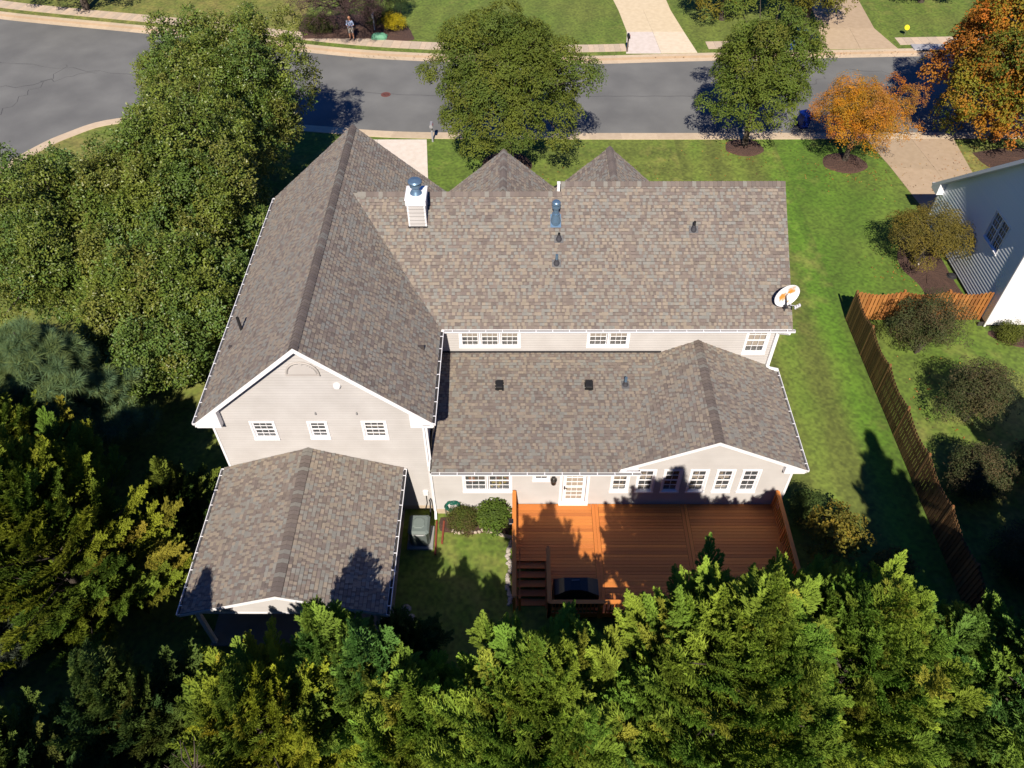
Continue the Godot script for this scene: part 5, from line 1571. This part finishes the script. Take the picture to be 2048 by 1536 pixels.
# broadleaf: a crown of leafy lobes round a branching trunk
func broadleaf(called: String, label: String, category: String, group: String, at: Vector3, s: Dictionary) -> Node3D:
	rng.seed = hash(label)
	var o := thing(called, label, category, at, 0.0, group)
	var cc: Vector3 = s.center; var cr: Vector3 = s.radii
	var many := Many.new()
	var lobes := []
	var shape := FastNoiseLite.new()
	shape.seed = hash(label) % 1000; shape.frequency = 0.9
	var n: int = s.lobes
	for k in n:
		var y := 1.0 - 2.0 * (k + 0.5) / n
		if y < s.get("under", -0.45): continue
		var a := k * 2.39996 + rng.randf() * 0.5
		var d := Vector3(cos(a) * sqrt(1 - y * y), y, sin(a) * sqrt(1 - y * y))
		var depth := rng.randf_range(s.get("inner", 0.62), 0.92) * (0.92 + 0.5 * shape.get_noise_3dv(d * 1.3))
		lobes.append([cc + d * cr * depth, d, s.lobe * rng.randf_range(0.7, 1.25)])
	var cols: Array = s.cols
	var sz: float = s.clump
	var st: float = s.get("stretch", 1.0)
	for lb in lobes:
		var tone: Color = cols[rng.randi() % cols.size()]
		var cnt := int(s.density * lb[2] * lb[2])
		for k in cnt:
			var d := ball().normalized()
			if d.dot(lb[1]) < -0.35 and rng.randf() < 0.85: continue
			if d.y < -0.3 and rng.randf() < 0.6: continue
			var q: float = rng.randf_range(0.72, 1.06)
			var p: Vector3 = lb[0] + d * Vector3(1, st, 1) * lb[2] * q
			if s.has("flat"): p.y = lb[0].y + (p.y - lb[0].y) * s.flat
			if p.y < 0.05: p.y = rng.randf_range(0.05, 0.3)
			var c := tone.lerp(cols[rng.randi() % cols.size()], rng.randf() * 0.7) * rng.randf_range(0.82, 1.18)
			many.add(aim(d + Vector3(0, 0.7, 0), rng.randf() * TAU, sz * rng.randf_range(0.75, 1.25)), p, c)
	crown(o, many, s.kind, s.mat)
	# trunk and limbs
	var g := Geo.new()
	var tr: float = s.trunk
	var base := cc.y - cr.y * 0.55
	var stems: int = s.get("stems", 1)
	for q in stems:
		var lean := Vector3(cos(q * 2.1), 0, sin(q * 2.1)) * (0.0 if stems == 1 else cr.x * 0.3)
		g.tube([Vector3(0, -0.1, 0) + lean * 0.15, Vector3(cc.x * 0.1, base * 0.35, cc.z * 0.1) + lean * 0.4, Vector3(cc.x * 0.4, base, cc.z * 0.4) + lean, cc + lean + Vector3(0, cr.y * 0.35, 0)], [tr * 1.35, tr, tr * 0.85, tr * 0.25], 9, Color.WHITE)
	put(g, "trunk", M.bark, o)
	var lg := Geo.new()
	for i in lobes.size():
		if i % maxi(1, int(lobes.size() / float(s.get("limbs", 26)))) != 0: continue
		var lb: Array = lobes[i]
		var p0 := Vector3(cc.x * 0.4, lerpf(base * 0.8, cc.y, rng.randf()), cc.z * 0.4)
		var mid: Vector3 = p0.lerp(lb[0], 0.55) + Vector3(0, 0.25 * cr.y * rng.randf(), 0) + ball(0.2)
		lg.tube([p0, mid, lb[0] + lb[1] * lb[2] * 0.5], [tr * 0.42, tr * 0.26, tr * 0.07], 6, Color.WHITE, false)
	if lg.v.size(): put(lg, "limb", M.bark, o)
	return o

# leyland-like conifer: upswept plumes of feathery sprays
func conifer(label: String, group: String, at: Vector3, hgt: float, rad: float, s: Dictionary) -> Node3D:
	rng.seed = hash(label)
	var o := thing(s.get("called", "leyland_cypress"), label, s.get("category", "conifer"), at, 0.0, group)
	var many := Many.new()
	var nz := FastNoiseLite.new()
	nz.seed = int(at.x * 37 + at.z * 11); nz.frequency = 0.42; nz.fractal_octaves = 2
	var n := int(hgt * rad * s.get("plumes", 13.5))
	var cols: Array = s.cols
	var limb := Geo.new()
	for k in n:
		var f := pow((k + rng.randf()) / n, 1.12)
		var y := hgt * (0.02 + 0.95 * f)
		var a := k * 2.39996 + rng.randf_range(-0.35, 0.35)
		var hv := Vector3(cos(a), 0, sin(a))
		var lump := nz.get_noise_3d(cos(a) * 2.2 * rad, y * 0.55, sin(a) * 2.2 * rad)
		var r := rad * pow(1.0 - pow(f, 1.7), 0.8) * minf(1.0, 0.45 + f * 4.0) * (0.95 + 0.85 * lump) * rng.randf_range(0.80, 1.10)
		var tilt := lerpf(1.05, 0.12, pow(f, 1.6)) + rng.randf_range(-0.22, 0.22)
		var d := (hv * sin(tilt) + Vector3.UP * cos(tilt) + ball(0.16)).normalized()
		var l: float = rng.randf_range(1.25, 2.3) * (1.0 - 0.35 * f) * s.get("size", 1.0)
		var tip := hv * r + Vector3(0, y + 0.25 * r, 0)
		if f > 0.965: tip = Vector3(rng.randf_range(-0.12, 0.12), y + l * 0.5, rng.randf_range(-0.12, 0.12))
		var b: Vector3 = tip - d * l
		var mixv := clampf(0.5 + nz.get_noise_3d(tip.x * 0.9 + 40.0, tip.y * 0.8, tip.z * 0.9) * 1.6, 0.0, 1.0)
		var col: Color = cols[0].lerp(cols[1], mixv)
		if rng.randf() < 0.14: col = col.lerp(cols[2], rng.randf())
		col *= rng.randf_range(0.85, 1.15)
		var sp: int = s.get("sprays", 13)
		var x := d.cross(Vector3.UP if absf(d.y) < 0.95 else Vector3.RIGHT).normalized()
		var zz := x.cross(d)
		for i in sp:
			var t := float(i) / (sp - 1)
			var out := (x * (1.0 if i % 2 == 0 else -1.0) + zz * rng.randf_range(-0.5, 0.5)).normalized()
			var open := lerpf(0.74, 0.08, t) * rng.randf_range(0.75, 1.1)
			var dd := (d * cos(open) + out * sin(open)).normalized()
			var sz: float = lerpf(0.76, 0.40, t) * rng.randf_range(0.8, 1.15) * s.get("size", 1.0)
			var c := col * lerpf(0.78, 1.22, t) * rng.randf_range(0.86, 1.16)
			var nz2 := d.cross(out).normalized() + ball(0.3)
			var bx := dd.cross(nz2).normalized()
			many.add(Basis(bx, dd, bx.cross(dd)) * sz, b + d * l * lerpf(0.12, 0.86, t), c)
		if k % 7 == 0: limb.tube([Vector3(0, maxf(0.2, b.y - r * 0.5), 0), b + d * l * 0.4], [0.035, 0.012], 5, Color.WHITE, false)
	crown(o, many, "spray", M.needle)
	var g := Geo.new()
	g.tube([Vector3(0, -0.1, 0), Vector3(0.03, hgt * 0.4, 0), Vector3(0, hgt * 0.96, 0)], [hgt * 0.016, hgt * 0.011, 0.02], 8)
	put(g, "trunk", M.bark, o)
	if s.has("bare"):
		for k in 16:
			var a := rng.randf() * TAU; var q: Vector3 = s.bare
			var e := q + Vector3(cos(a) * 0.7, rng.randf_range(0.1, 0.7), sin(a) * 0.7)
			limb.tube([q + ball(0.15), q.lerp(e, 0.5) + ball(0.15), e], [0.03, 0.018, 0.006], 5, Color(2.2, 2.1, 2.0), false)
	put(limb, "limb", M.bark, o)
	return o

func pine(label: String, group: String, at: Vector3, hgt: float, rad: float, cols: Array) -> void:
	rng.seed = hash(label)
	var o := thing("pine_tree", label, "pine tree", at, 0.0, group)
	var many := Many.new()
	var limb := Geo.new()
	var whorls := int(hgt * 1.5)
	for w in whorls:
		var f := (w + 0.6) / whorls
		var y := hgt * lerpf(0.12, 0.98, f)
		var r := rad * pow(1.0 - f, 0.7) + 0.25
		for k in 7:
			var a := w * 1.1 + TAU * k / 7.0 + rng.randf_range(-0.25, 0.25)
			var rr := r * rng.randf_range(0.7, 1.1)
			var hv := Vector3(cos(a), 0, sin(a))
			var tip := hv * rr + Vector3(0, y + rr * 0.16, 0)
			limb.tube([Vector3(0, y - 0.1, 0), hv * rr * 0.6 + Vector3(0, y, 0), tip], [0.05, 0.03, 0.01], 5, Color.WHITE, false)
			var nb := int(12 + rr * 24)
			for i in nb:
				var t := sqrt(rng.randf_range(0.08, 1.0))
				var side := hv.cross(Vector3.UP) * rng.randf_range(-1, 1) * rr * 0.34 * (1.05 - t * 0.6)
				var p := hv * rr * t + side + Vector3(0, y + rr * 0.16 * t * t + rng.randf_range(-0.05, 0.16), 0)
				var c: Color = cols[rng.randi() % cols.size()] * rng.randf_range(0.8, 1.2)
				many.add(aim(hv * 0.7 + Vector3(0, 0.75, 0) + side * 0.3, rng.randf() * TAU, rng.randf_range(0.36, 0.58)), p, c)
	crown(o, many, "needles", M.needle)
	var g := Geo.new()
	g.tube([Vector3(0, -0.1, 0), Vector3(0.05, hgt * 0.5, 0), Vector3(0, hgt, 0)], [0.17, 0.11, 0.02], 8)
	put(g, "trunk", M.bark, o)
	put(limb, "limb", M.bark, o)

func build_plants() -> void:
	rng.seed = 77
	clumps["pear"] = leaf_clump(28, 0.34, 0.145, 0.105, 0.9)
	clumps["maple"] = leaf_clump(28, 0.32, 0.12, 0.095, 0.4)
	clumps["fine"] = leaf_clump(26, 0.26, 0.085, 0.05, 0.5)
	clumps["spray"] = spray_mesh(0.12)
	clumps["needles"] = needle_burst()
	# the row of tall conifers behind the garden, nearest the camera
	var ley := [Color(0.144, 0.260, 0.036), Color(0.246, 0.329, 0.040), Color(0.301, 0.302, 0.042)]
	var blu := [Color(0.103, 0.226, 0.051), Color(0.198, 0.302, 0.045), Color(0.253, 0.274, 0.042)]
	var yel := [Color(0.155, 0.229, 0.033), Color(0.289, 0.326, 0.028), Color(0.371, 0.338, 0.037)]
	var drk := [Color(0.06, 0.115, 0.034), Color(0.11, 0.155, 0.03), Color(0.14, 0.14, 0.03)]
	var row := "tall conifers along the garden end"
	conifer("tallest bright green conifer, filling the picture's lower right", row, V(5.2, 0, -7.9), 12.4, 3.6, {"cols": ley})
	conifer("tall green conifer in the middle of the row, below the covered grill", row, V(0.4, 0, -7.5), 10.3, 3.1, {"cols": ley})
	conifer("green conifer rising to the right of the tallest one, beside the dark lawn", row, V(9.0, 0, -9.2), 9.6, 3.6, {"cols": ley})
	conifer("shorter conifer at the fence end, right of the big cluster", row, V(12.1, 0, -9.8), 7.0, 2.8, {"cols": blu})
	conifer("conifer cut by the right picture edge, near its lower corner", row, V(14.1, 0, -8.6), 12.8, 2.2, {"cols": blu})
	conifer("low conifer filling the gap below the deck front, between the two tallest", row, V(2.7, 0, -6.6), 5.6, 1.9, {"cols": blu})
	conifer("conifer left of the middle one, before the dark lawn strip", row, V(-2.7, 0, -7.9), 7.2, 2.3, {"cols": ley})
	conifer("yellowish conifer with bare twigs, lower left of the pavilion", row, V(-7.3, 0, -8.2), 6.8, 2.9, {"cols": yel, "bare": V(-1.0, 5.2, 1.6)})
	conifer("green conifer with two pointed tips, right of the pavilion's front corner", row, V(-4.3, 0, -9.5), 6.8, 1.9, {"cols": blu})
	conifer("dark green conifer whose tip touches the pavilion gable", row, V(-5.6, 0, -10.3), 6.6, 1.6, {"cols": blu})
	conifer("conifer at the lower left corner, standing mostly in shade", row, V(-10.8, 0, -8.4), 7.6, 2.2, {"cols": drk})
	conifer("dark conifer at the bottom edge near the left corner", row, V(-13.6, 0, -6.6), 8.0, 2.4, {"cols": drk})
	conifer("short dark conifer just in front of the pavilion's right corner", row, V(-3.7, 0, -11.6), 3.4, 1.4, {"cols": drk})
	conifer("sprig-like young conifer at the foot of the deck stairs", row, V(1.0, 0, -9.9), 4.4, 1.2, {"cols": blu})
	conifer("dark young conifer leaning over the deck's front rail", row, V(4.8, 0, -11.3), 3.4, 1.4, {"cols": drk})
	conifer("young conifer at the middle of the deck's front rail, behind the tallest one", row, V(7.3, 0, -11.4), 3.8, 1.4, {"cols": blu})
	conifer("young conifer at the deck's right front corner", row, V(9.9, 0, -12.3), 5.0, 1.6, {"cols": blu})
	conifer("conifer with a single pointed top below the yellow-leaved shrub", row, V(11.6, 0, -11.6), 4.8, 1.6, {"cols": ley})
	# the same row goes on outside the picture and shades the lawns at its lower corners
	var beyond := "conifers beyond the picture edge"
	for q in [[-16.2, -4.6, 9.0], [-13.8, -4.2, 9.5], [-14.8, -2.6, 10.0], [-11.6, -2.2, 10.5], [-18.2, -3.2, 11.0], [-21.4, -5.0, 10.0], [20.8, -13.2, 12.0], [23.6, -13.0, 13.0], [27.0, -14.0, 13.0], [17.4, -7.6, 11.5], [20.0, -9.0, 12.0], [17.0, -9.8, 10.5], [21.6, -15.6, 8.8], [25.2, -16.4, 9.5]]:
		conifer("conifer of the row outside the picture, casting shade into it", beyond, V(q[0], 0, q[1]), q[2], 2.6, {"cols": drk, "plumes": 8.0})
	# left side
	var lft := "conifers left of the pavilion"
	conifer("broad yellow-green conifer left of the pavilion", lft, V(-15.6, 0, -14.0), 9.2, 3.7, {"cols": [Color(0.107, 0.184, 0.026), Color(0.220, 0.252, 0.024), Color(0.262, 0.221, 0.033)], "size": 1.05})
	conifer("yellow-green conifer behind the broad one, at the left picture edge", lft, V(-18.6, 0, -17.6), 7.6, 2.9, {"cols": [Color(0.122, 0.184, 0.026), Color(0.243, 0.252, 0.024), Color(0.262, 0.210, 0.033)]})
	conifer("small green conifer low beside the pavilion's left gutter", lft, V(-13.0, 0, -17.4), 3.6, 1.6, {"cols": [Color(0.075, 0.137, 0.029), Color(0.131, 0.168, 0.024), Color(0.149, 0.147, 0.033)]})
	var pn := [Color(0.160, 0.246, 0.104), Color(0.136, 0.221, 0.112), Color(0.192, 0.255, 0.088)]
	pine("soft blue-green pine beside the left end of the house", lft, V(-18.2, 0, -21.0), 7.0, 3.5, pn)
	pine("small blue-green pine at the left picture edge, below the yellow conifers", lft, V(-17.8, 0, -11.6), 4.6, 1.7, [Color(0.13, 0.17, 0.12), Color(0.16, 0.19, 0.13)])
	# big pear trees
	var pc := [Color(0.121, 0.184, 0.029), Color(0.156, 0.196, 0.029), Color(0.179, 0.190, 0.037), Color(0.099, 0.167, 0.035)]
	var pg := "large glossy broadleaf trees left of the house"
	for q in [
		["largest glossy green tree, reaching to the road behind the house ridge", V(-16.0, 0, -41.2), V(0, 5.4, 0), V(5.1, 5.1, 4.9), 190],
		["glossy green tree at the left picture edge, by the kerb bend", V(-20.8, 0, -30.2), V(0, 4.1, 0), V(5.0, 4.2, 5.2), 180],
		["glossy green tree between the others, beside the long left roof", V(-16.2, 0, -33.0), V(0, 4.6, 0), V(4.4, 4.7, 4.9), 165],
		["lower glossy green tree next to the blue-green pine", V(-15.6, 0, -26.6), V(0, 3.2, 0), V(3.6, 3.4, 3.8), 120]]:
		broadleaf("pear_tree", q[0], "tree", pg, q[1], {"center": q[2], "radii": q[3], "lobes": q[4], "lobe": 0.8, "stretch": 1.7, "density": 84.0, "clump": 0.86, "kind": "pear", "mat": M.leaf_gloss, "cols": pc, "trunk": 0.26, "under": -0.75, "inner": 0.4})
	# street trees
	var mp := [Color(0.103, 0.142, 0.020), Color(0.125, 0.155, 0.022), Color(0.086, 0.132, 0.022), Color(0.133, 0.152, 0.022)]
	broadleaf("street_tree", "round green street tree behind the two small front gables", "tree", "street trees", V(-0.5, 0, -43.6), {"center": V(0.1, 5.1, 0.2), "radii": V(4.9, 4.9, 4.6), "lobes": 120, "lobe": 0.95, "density": 72.0, "clump": 0.82, "kind": "maple", "mat": M.leaf, "cols": mp, "trunk": 0.2, "under": -0.6, "inner": 0.45, "limbs": 40, "flat": 0.75})
	broadleaf("street_tree", "loose green street tree with a mulch ring on the front lawn", "tree", "street trees", V(14.3, 0, -45.3), {"center": V(0.1, 5.0, 0), "radii": V(3.7, 4.5, 3.7), "lobes": 84, "lobe": 0.85, "density": 60.0, "clump": 0.85, "kind": "maple", "mat": M.leaf, "cols": [Color(0.105, 0.155, 0.022), Color(0.125, 0.165, 0.022), Color(0.09, 0.14, 0.022), Color(0.14, 0.155, 0.025)], "trunk": 0.17, "under": -0.7, "inner": 0.4, "limbs": 40, "flat": 0.7})
	var og := [Color(0.54, 0.215, 0.012), Color(0.48, 0.24, 0.014), Color(0.32, 0.20, 0.02), Color(0.52, 0.17, 0.016), Color(0.38, 0.18, 0.05)]
	broadleaf("cherry_tree", "small spreading tree with orange leaves by the tan driveway", "tree", "", V(20.1, 0, -43.5), {"center": V(0.1, 3.2, 0), "radii": V(3.6, 2.1, 3.2), "lobes": 95, "lobe": 0.72, "density": 85.0, "clump": 0.8, "kind": "fine", "mat": M.leaf, "cols": og, "trunk": 0.15, "under": -0.6, "inner": 0.35, "limbs": 40})
	broadleaf("maple_tree", "big maple in orange and green at the upper right corner", "tree", "", V(30.2, 0, -46.0), {"center": V(0.2, 5.4, 0), "radii": V(5.8, 5.8, 5.2), "lobes": 140, "lobe": 1.1, "density": 50.0, "clump": 1.0, "kind": "maple", "mat": M.leaf, "cols": [Color(0.48, 0.15, 0.016), Color(0.40, 0.19, 0.018), Color(0.17, 0.19, 0.02), Color(0.10, 0.14, 0.02), Color(0.36, 0.13, 0.02), Color(0.24, 0.20, 0.02), Color(0.42, 0.16, 0.018)], "trunk": 0.26, "under": -0.8, "inner": 0.45, "limbs": 40})
	broadleaf("shrub_tree", "flat-topped olive shrub tree before the shaded white wall", "tree", "", V(21.1, 0, -33.6), {"center": V(0.1, 1.9, 0.1), "radii": V(2.5, 1.15, 1.9), "lobes": 62, "lobe": 0.55, "density": 120.0, "clump": 0.8, "kind": "fine", "mat": M.leaf, "cols": [Color(0.17, 0.135, 0.024), Color(0.15, 0.13, 0.03), Color(0.19, 0.15, 0.022), Color(0.12, 0.10, 0.03)], "trunk": 0.1, "under": -0.5, "inner": 0.4, "stems": 3, "limbs": 20})
	# over the road
	broadleaf("yard_tree", "yellow-green tree over the road, right of the pale driveway", "tree", "trees over the road", V(16.2, 0, -64.2), {"center": V(0, 4.4, 0), "radii": V(3.6, 3.9, 3.3), "lobes": 70, "lobe": 0.95, "density": 48.0, "clump": 0.95, "kind": "maple", "mat": M.leaf, "cols": [Color(0.17, 0.155, 0.02), Color(0.13, 0.14, 0.02), Color(0.21, 0.16, 0.02)], "trunk": 0.2, "under": -0.8})
	broadleaf("yard_tree", "green tree over the road, shading the tan driveway", "tree", "trees over the road", V(22.6, 0, -63.4), {"center": V(0, 4.2, 0), "radii": V(3.7, 3.6, 3.2), "lobes": 70, "lobe": 0.95, "density": 48.0, "clump": 0.95, "kind": "maple", "mat": M.leaf, "cols": [Color(0.13, 0.14, 0.018), Color(0.10, 0.125, 0.018), Color(0.16, 0.15, 0.018)], "trunk": 0.2, "under": -0.8})
	broadleaf("plum_tree", "dark purple-leaved tree above the standing person", "tree", "trees over the road", V(-12.9, 0, -61.9), {"center": V(0.1, 3.1, 1.2), "radii": V(3.8, 1.7, 2.9), "lobes": 60, "lobe": 0.8, "density": 70.0, "clump": 0.85, "kind": "fine", "mat": M.leaf, "cols": [Color(0.075, 0.045, 0.045), Color(0.10, 0.06, 0.055), Color(0.06, 0.04, 0.04)], "trunk": 0.13, "under": -0.7})
	broadleaf("yard_tree", "dark green tree at the top edge, left of the purple tree", "tree", "trees over the road", V(-23.0, 0, -70.0), {"center": V(0, 4.5, 0), "radii": V(4.2, 3.9, 4.0), "lobes": 60, "lobe": 1.0, "density": 45.0, "clump": 1.0, "kind": "maple", "mat": M.leaf, "cols": [Color(0.06, 0.09, 0.02), Color(0.08, 0.10, 0.02)], "trunk": 0.2, "under": -0.8})
	broadleaf("yard_tree", "tree at the upper left corner, shading road and sidewalk", "tree", "trees over the road", V(-35.0, 0, -66.6), {"center": V(0, 6.0, 0), "radii": V(5.6, 4.6, 5.0), "lobes": 80, "lobe": 1.1, "density": 40.0, "clump": 1.1, "kind": "maple", "mat": M.leaf, "cols": [Color(0.06, 0.09, 0.02), Color(0.08, 0.10, 0.02)], "trunk": 0.24, "under": -0.8})
	broadleaf("yard_tree", "dark bushy tree behind the orange maple, at the top right", "tree", "trees over the road", V(33.0, 0, -67.5), {"center": V(0, 4.0, 0), "radii": V(3.4, 3.5, 3.2), "lobes": 50, "lobe": 1.0, "density": 45.0, "clump": 1.0, "kind": "maple", "mat": M.leaf, "cols": [Color(0.07, 0.10, 0.02), Color(0.12, 0.12, 0.02)], "trunk": 0.2, "under": -0.8})
	# shrubs
	var sh := "shrubs"
	var shrub := func(label: String, at: Vector3, r: Vector3, cols: Array, group := "", kind := "fine", dens := 190.0, lob := 40, lr := 0.3, cat := "shrub") -> void:
		broadleaf("shrub", label, cat, group, at, {"center": V(0, r.y * 0.95, 0), "radii": r * 0.8, "lobes": lob, "lobe": lr, "density": dens, "clump": 0.62, "kind": kind, "mat": M.leaf, "cols": cols, "trunk": 0.04, "under": -0.7, "inner": 0.4, "stems": 3, "limbs": 12})
	shrub.call("low round green shrub in the house bed, below the garden hose", V(-2.1, 0, -17.35), V(0.55, 0.42, 0.5), [Color(0.075, 0.11, 0.02), Color(0.095, 0.12, 0.02), Color(0.10, 0.075, 0.03)])
	shrub.call("taller bright green shrub in the house bed, beside the deck", V(-0.92, 0, -17.4), V(0.55, 0.62, 0.5), [Color(0.08, 0.14, 0.018), Color(0.10, 0.15, 0.02), Color(0.07, 0.11, 0.02)], "", "maple", 120.0)
	shrub.call("bright yellow-gold shrub over the road, at the mulch edge", V(-9.45, 0, -62.2), V(0.85, 0.75, 0.75), [Color(0.42, 0.33, 0.01), Color(0.36, 0.30, 0.01)])
	var jun := [Color(0.06, 0.08, 0.018), Color(0.10, 0.11, 0.02), Color(0.05, 0.07, 0.02)]
	shrub.call("spreading dark juniper under the purple tree, left of the person", V(-15.4, 0, -62.4), V(1.9, 0.55, 1.2), jun, "junipers under the purple tree", "fine", 120.0, 50, 0.45)
	shrub.call("dark green juniper mound behind the mailbox pillar", V(-11.0, 0, -63.5), V(1.5, 0.7, 0.9), jun, "junipers under the purple tree", "fine", 120.0, 50, 0.4)
	shrub.call("dark evergreen bush between purple tree and lawn, at the top edge", V(-9.4, 0, -64.6), V(1.3, 1.6, 1.2), [Color(0.04, 0.075, 0.025), Color(0.05, 0.085, 0.03)], "", "fine", 120.0, 50, 0.45)
	var cm := [Color(0.075, 0.085, 0.03), Color(0.085, 0.075, 0.035), Color(0.10, 0.075, 0.035), Color(0.06, 0.085, 0.028)]
	for q in [["large dark shrub behind the fence corner, before the sunlit fence", V(18.9, 0, -27.0), V(2.0, 1.9, 1.6)], ["brownish-green shrub behind the fence, on the dry neighbouring lawn", V(19.6, 0, -22.8), V(1.9, 1.7, 1.5)], ["shaded bush behind the long fence, farthest from it at the right edge", V(21.4, 0, -19.6), V(1.7, 1.4, 1.4)], ["shaded bush close behind the long fence, below the brownish-green shrub", V(18.2, 0, -19.0), V(1.4, 1.2, 1.3)], ["lowest bush in the deep shade behind the long fence", V(18.6, 0, -15.4), V(1.5, 1.1, 1.3)]]:
		broadleaf("myrtle_shrub", q[0], "shrub", "big shrubs behind the long fence", q[1], {"center": V(0, q[2].y, 0), "radii": q[2] * 0.8, "lobes": 60, "lobe": 0.5, "density": 95.0, "clump": 0.8, "kind": "fine", "mat": M.leaf, "cols": cm, "trunk": 0.05, "under": -0.85, "inner": 0.35, "stems": 5, "limbs": 24})
	broadleaf("autumn_shrub", "yellow-leaved shrub right of the deck railing", "shrub", "", V(11.9, 0, -16.2), {"center": V(0, 1.15, 0), "radii": V(1.25, 1.0, 1.3), "lobes": 40, "lobe": 0.36, "density": 62.0, "clump": 0.85, "kind": "maple", "mat": M.leaf, "cols": [Color(0.22, 0.165, 0.02), Color(0.16, 0.145, 0.02), Color(0.11, 0.11, 0.02)], "trunk": 0.04, "under": -0.4, "inner": 0.3, "stems": 4, "limbs": 24})
	shrub.call("dark green shrub between the deck railing and the yellow shrub", V(11.2, 0, -17.6), V(0.7, 0.9, 0.7), [Color(0.05, 0.085, 0.02), Color(0.07, 0.10, 0.02)])
	shrub.call("small yellowish shrub in dry leaves at the edge of shade, right of the yellow one", V(13.9, 0, -15.2), V(0.7, 0.6, 0.7), [Color(0.22, 0.16, 0.03), Color(0.16, 0.12, 0.03)], "", "maple", 70.0)
	shrub.call("small light green shrub at the sunny white house corner", V(23.5, 0, -27.85), V(0.55, 0.42, 0.5), [Color(0.12, 0.14, 0.02), Color(0.10, 0.12, 0.02)], "small shrubs in the neighbour's bed")
	shrub.call("small light green shrub cut by the right picture edge", V(24.9, 0, -27.7), V(0.5, 0.38, 0.45), [Color(0.12, 0.14, 0.02), Color(0.10, 0.12, 0.02)], "small shrubs in the neighbour's bed")

func fallen_leaves() -> void:
	rng.seed = 99
	var g := Geo.new()
	var cols := [lin(150, 88, 30), lin(140, 108, 40), lin(100, 68, 38), lin(160, 124, 56), lin(84, 62, 42)]
	for q in [[30.0, -43.0, 4.5, 3.0, 420], [20.1, -42.5, 3.6, 2.4, 200], [14.2, -44.6, 2.8, 1.6, 90], [26.0, -40.5, 2.6, 2.4, 120], [12.5, -15.5, 1.8, 1.8, 160], [20.5, -33.0, 2.0, 2.0, 110], [-11.8, -15.5, 1.2, 3.0, 120], [20.0, -24.0, 3.0, 4.0, 200], [6.0, -42.0, 7.0, 3.0, 120], [27.0, -58.2, 12.0, 0.5, 120], [22.0, -46.9, 9.0, 0.4, 140], [-5.0, -57.9, 14.0, 0.4, 120]]:
		for k in int(q[4]):
			var p := V(q[0] + rng.randfn() * q[2] * 0.5, 0.03, q[1] + rng.randfn() * q[3] * 0.5)
			var b := Basis.from_euler(V(rng.randf_range(-0.5, 0.5), rng.randf() * TAU, rng.randf_range(-0.5, 0.5)))
			var s := rng.randf_range(0.03, 0.06)
			g.quad(p - b.x * s, p - b.z * s * 0.7, p + b.x * s, p + b.z * s * 0.7, Vector3.UP, cols[rng.randi() % 5])
	var o := put(g, "fallen_leaves", M.plain, null, "stuff")
	tag(o, "small fallen autumn leaves scattered on lawns and beds", "leaves")

func _ready() -> void:
	var cam := Camera3D.new()
	cam.name = "camera"
	cam.transform = Transform3D(Basis(V(0.99998, -0.0047, -0.00379), V(0.00042, 0.68013, -0.73309), V(0.00603, 0.73307, 0.68012)).orthonormalized(), V(0, 26.873, 0))
	cam.fov = 51.2475
	cam.near = 0.1
	cam.far = 1500.0
	add_child(cam)
	var sky := ProceduralSkyMaterial.new()
	sky.sky_top_color = Color(0.15, 0.35, 0.69)
	sky.sky_horizon_color = Color(0.44, 0.63, 0.92)
	sky.sky_curve = 0.15
	sky.ground_bottom_color = Color(0.16, 0.16, 0.12)
	sky.ground_horizon_color = Color(0.42, 0.47, 0.5)
	sky.sun_angle_max = 3.0
	var env := Environment.new()
	env.background_mode = Environment.BG_SKY
	env.sky = Sky.new()
	env.sky.sky_material = sky
	env.background_energy_multiplier = 0.46
	env.tonemap_mode = Environment.TONE_MAPPER_LINEAR
	env.tonemap_exposure = 1.3
	env.sdfgi_enabled = true; env.ssao_enabled = true; env.ssil_enabled = true
	var we := WorldEnvironment.new()
	we.name = "environment"
	we.environment = env
	add_child(we)
	var sun := DirectionalLight3D.new()
	sun.name = "sun"
	sun.light_energy = 1.6
	sun.light_color = Color(1.0, 0.955, 0.90)
	sun.light_angular_distance = 0.53
	sun.shadow_enabled = true
	add_child(sun)
	sun.look_at_from_position(Vector3.ZERO, V(0.09, -1.0, -1.03))
	rng.seed = 2024
	make_materials()
	shingle_setup()
	ground_and_roads()
	build_house()
	build_pavilion()
	build_deck()
	build_things()
	build_plants()
	fallen_leaves()
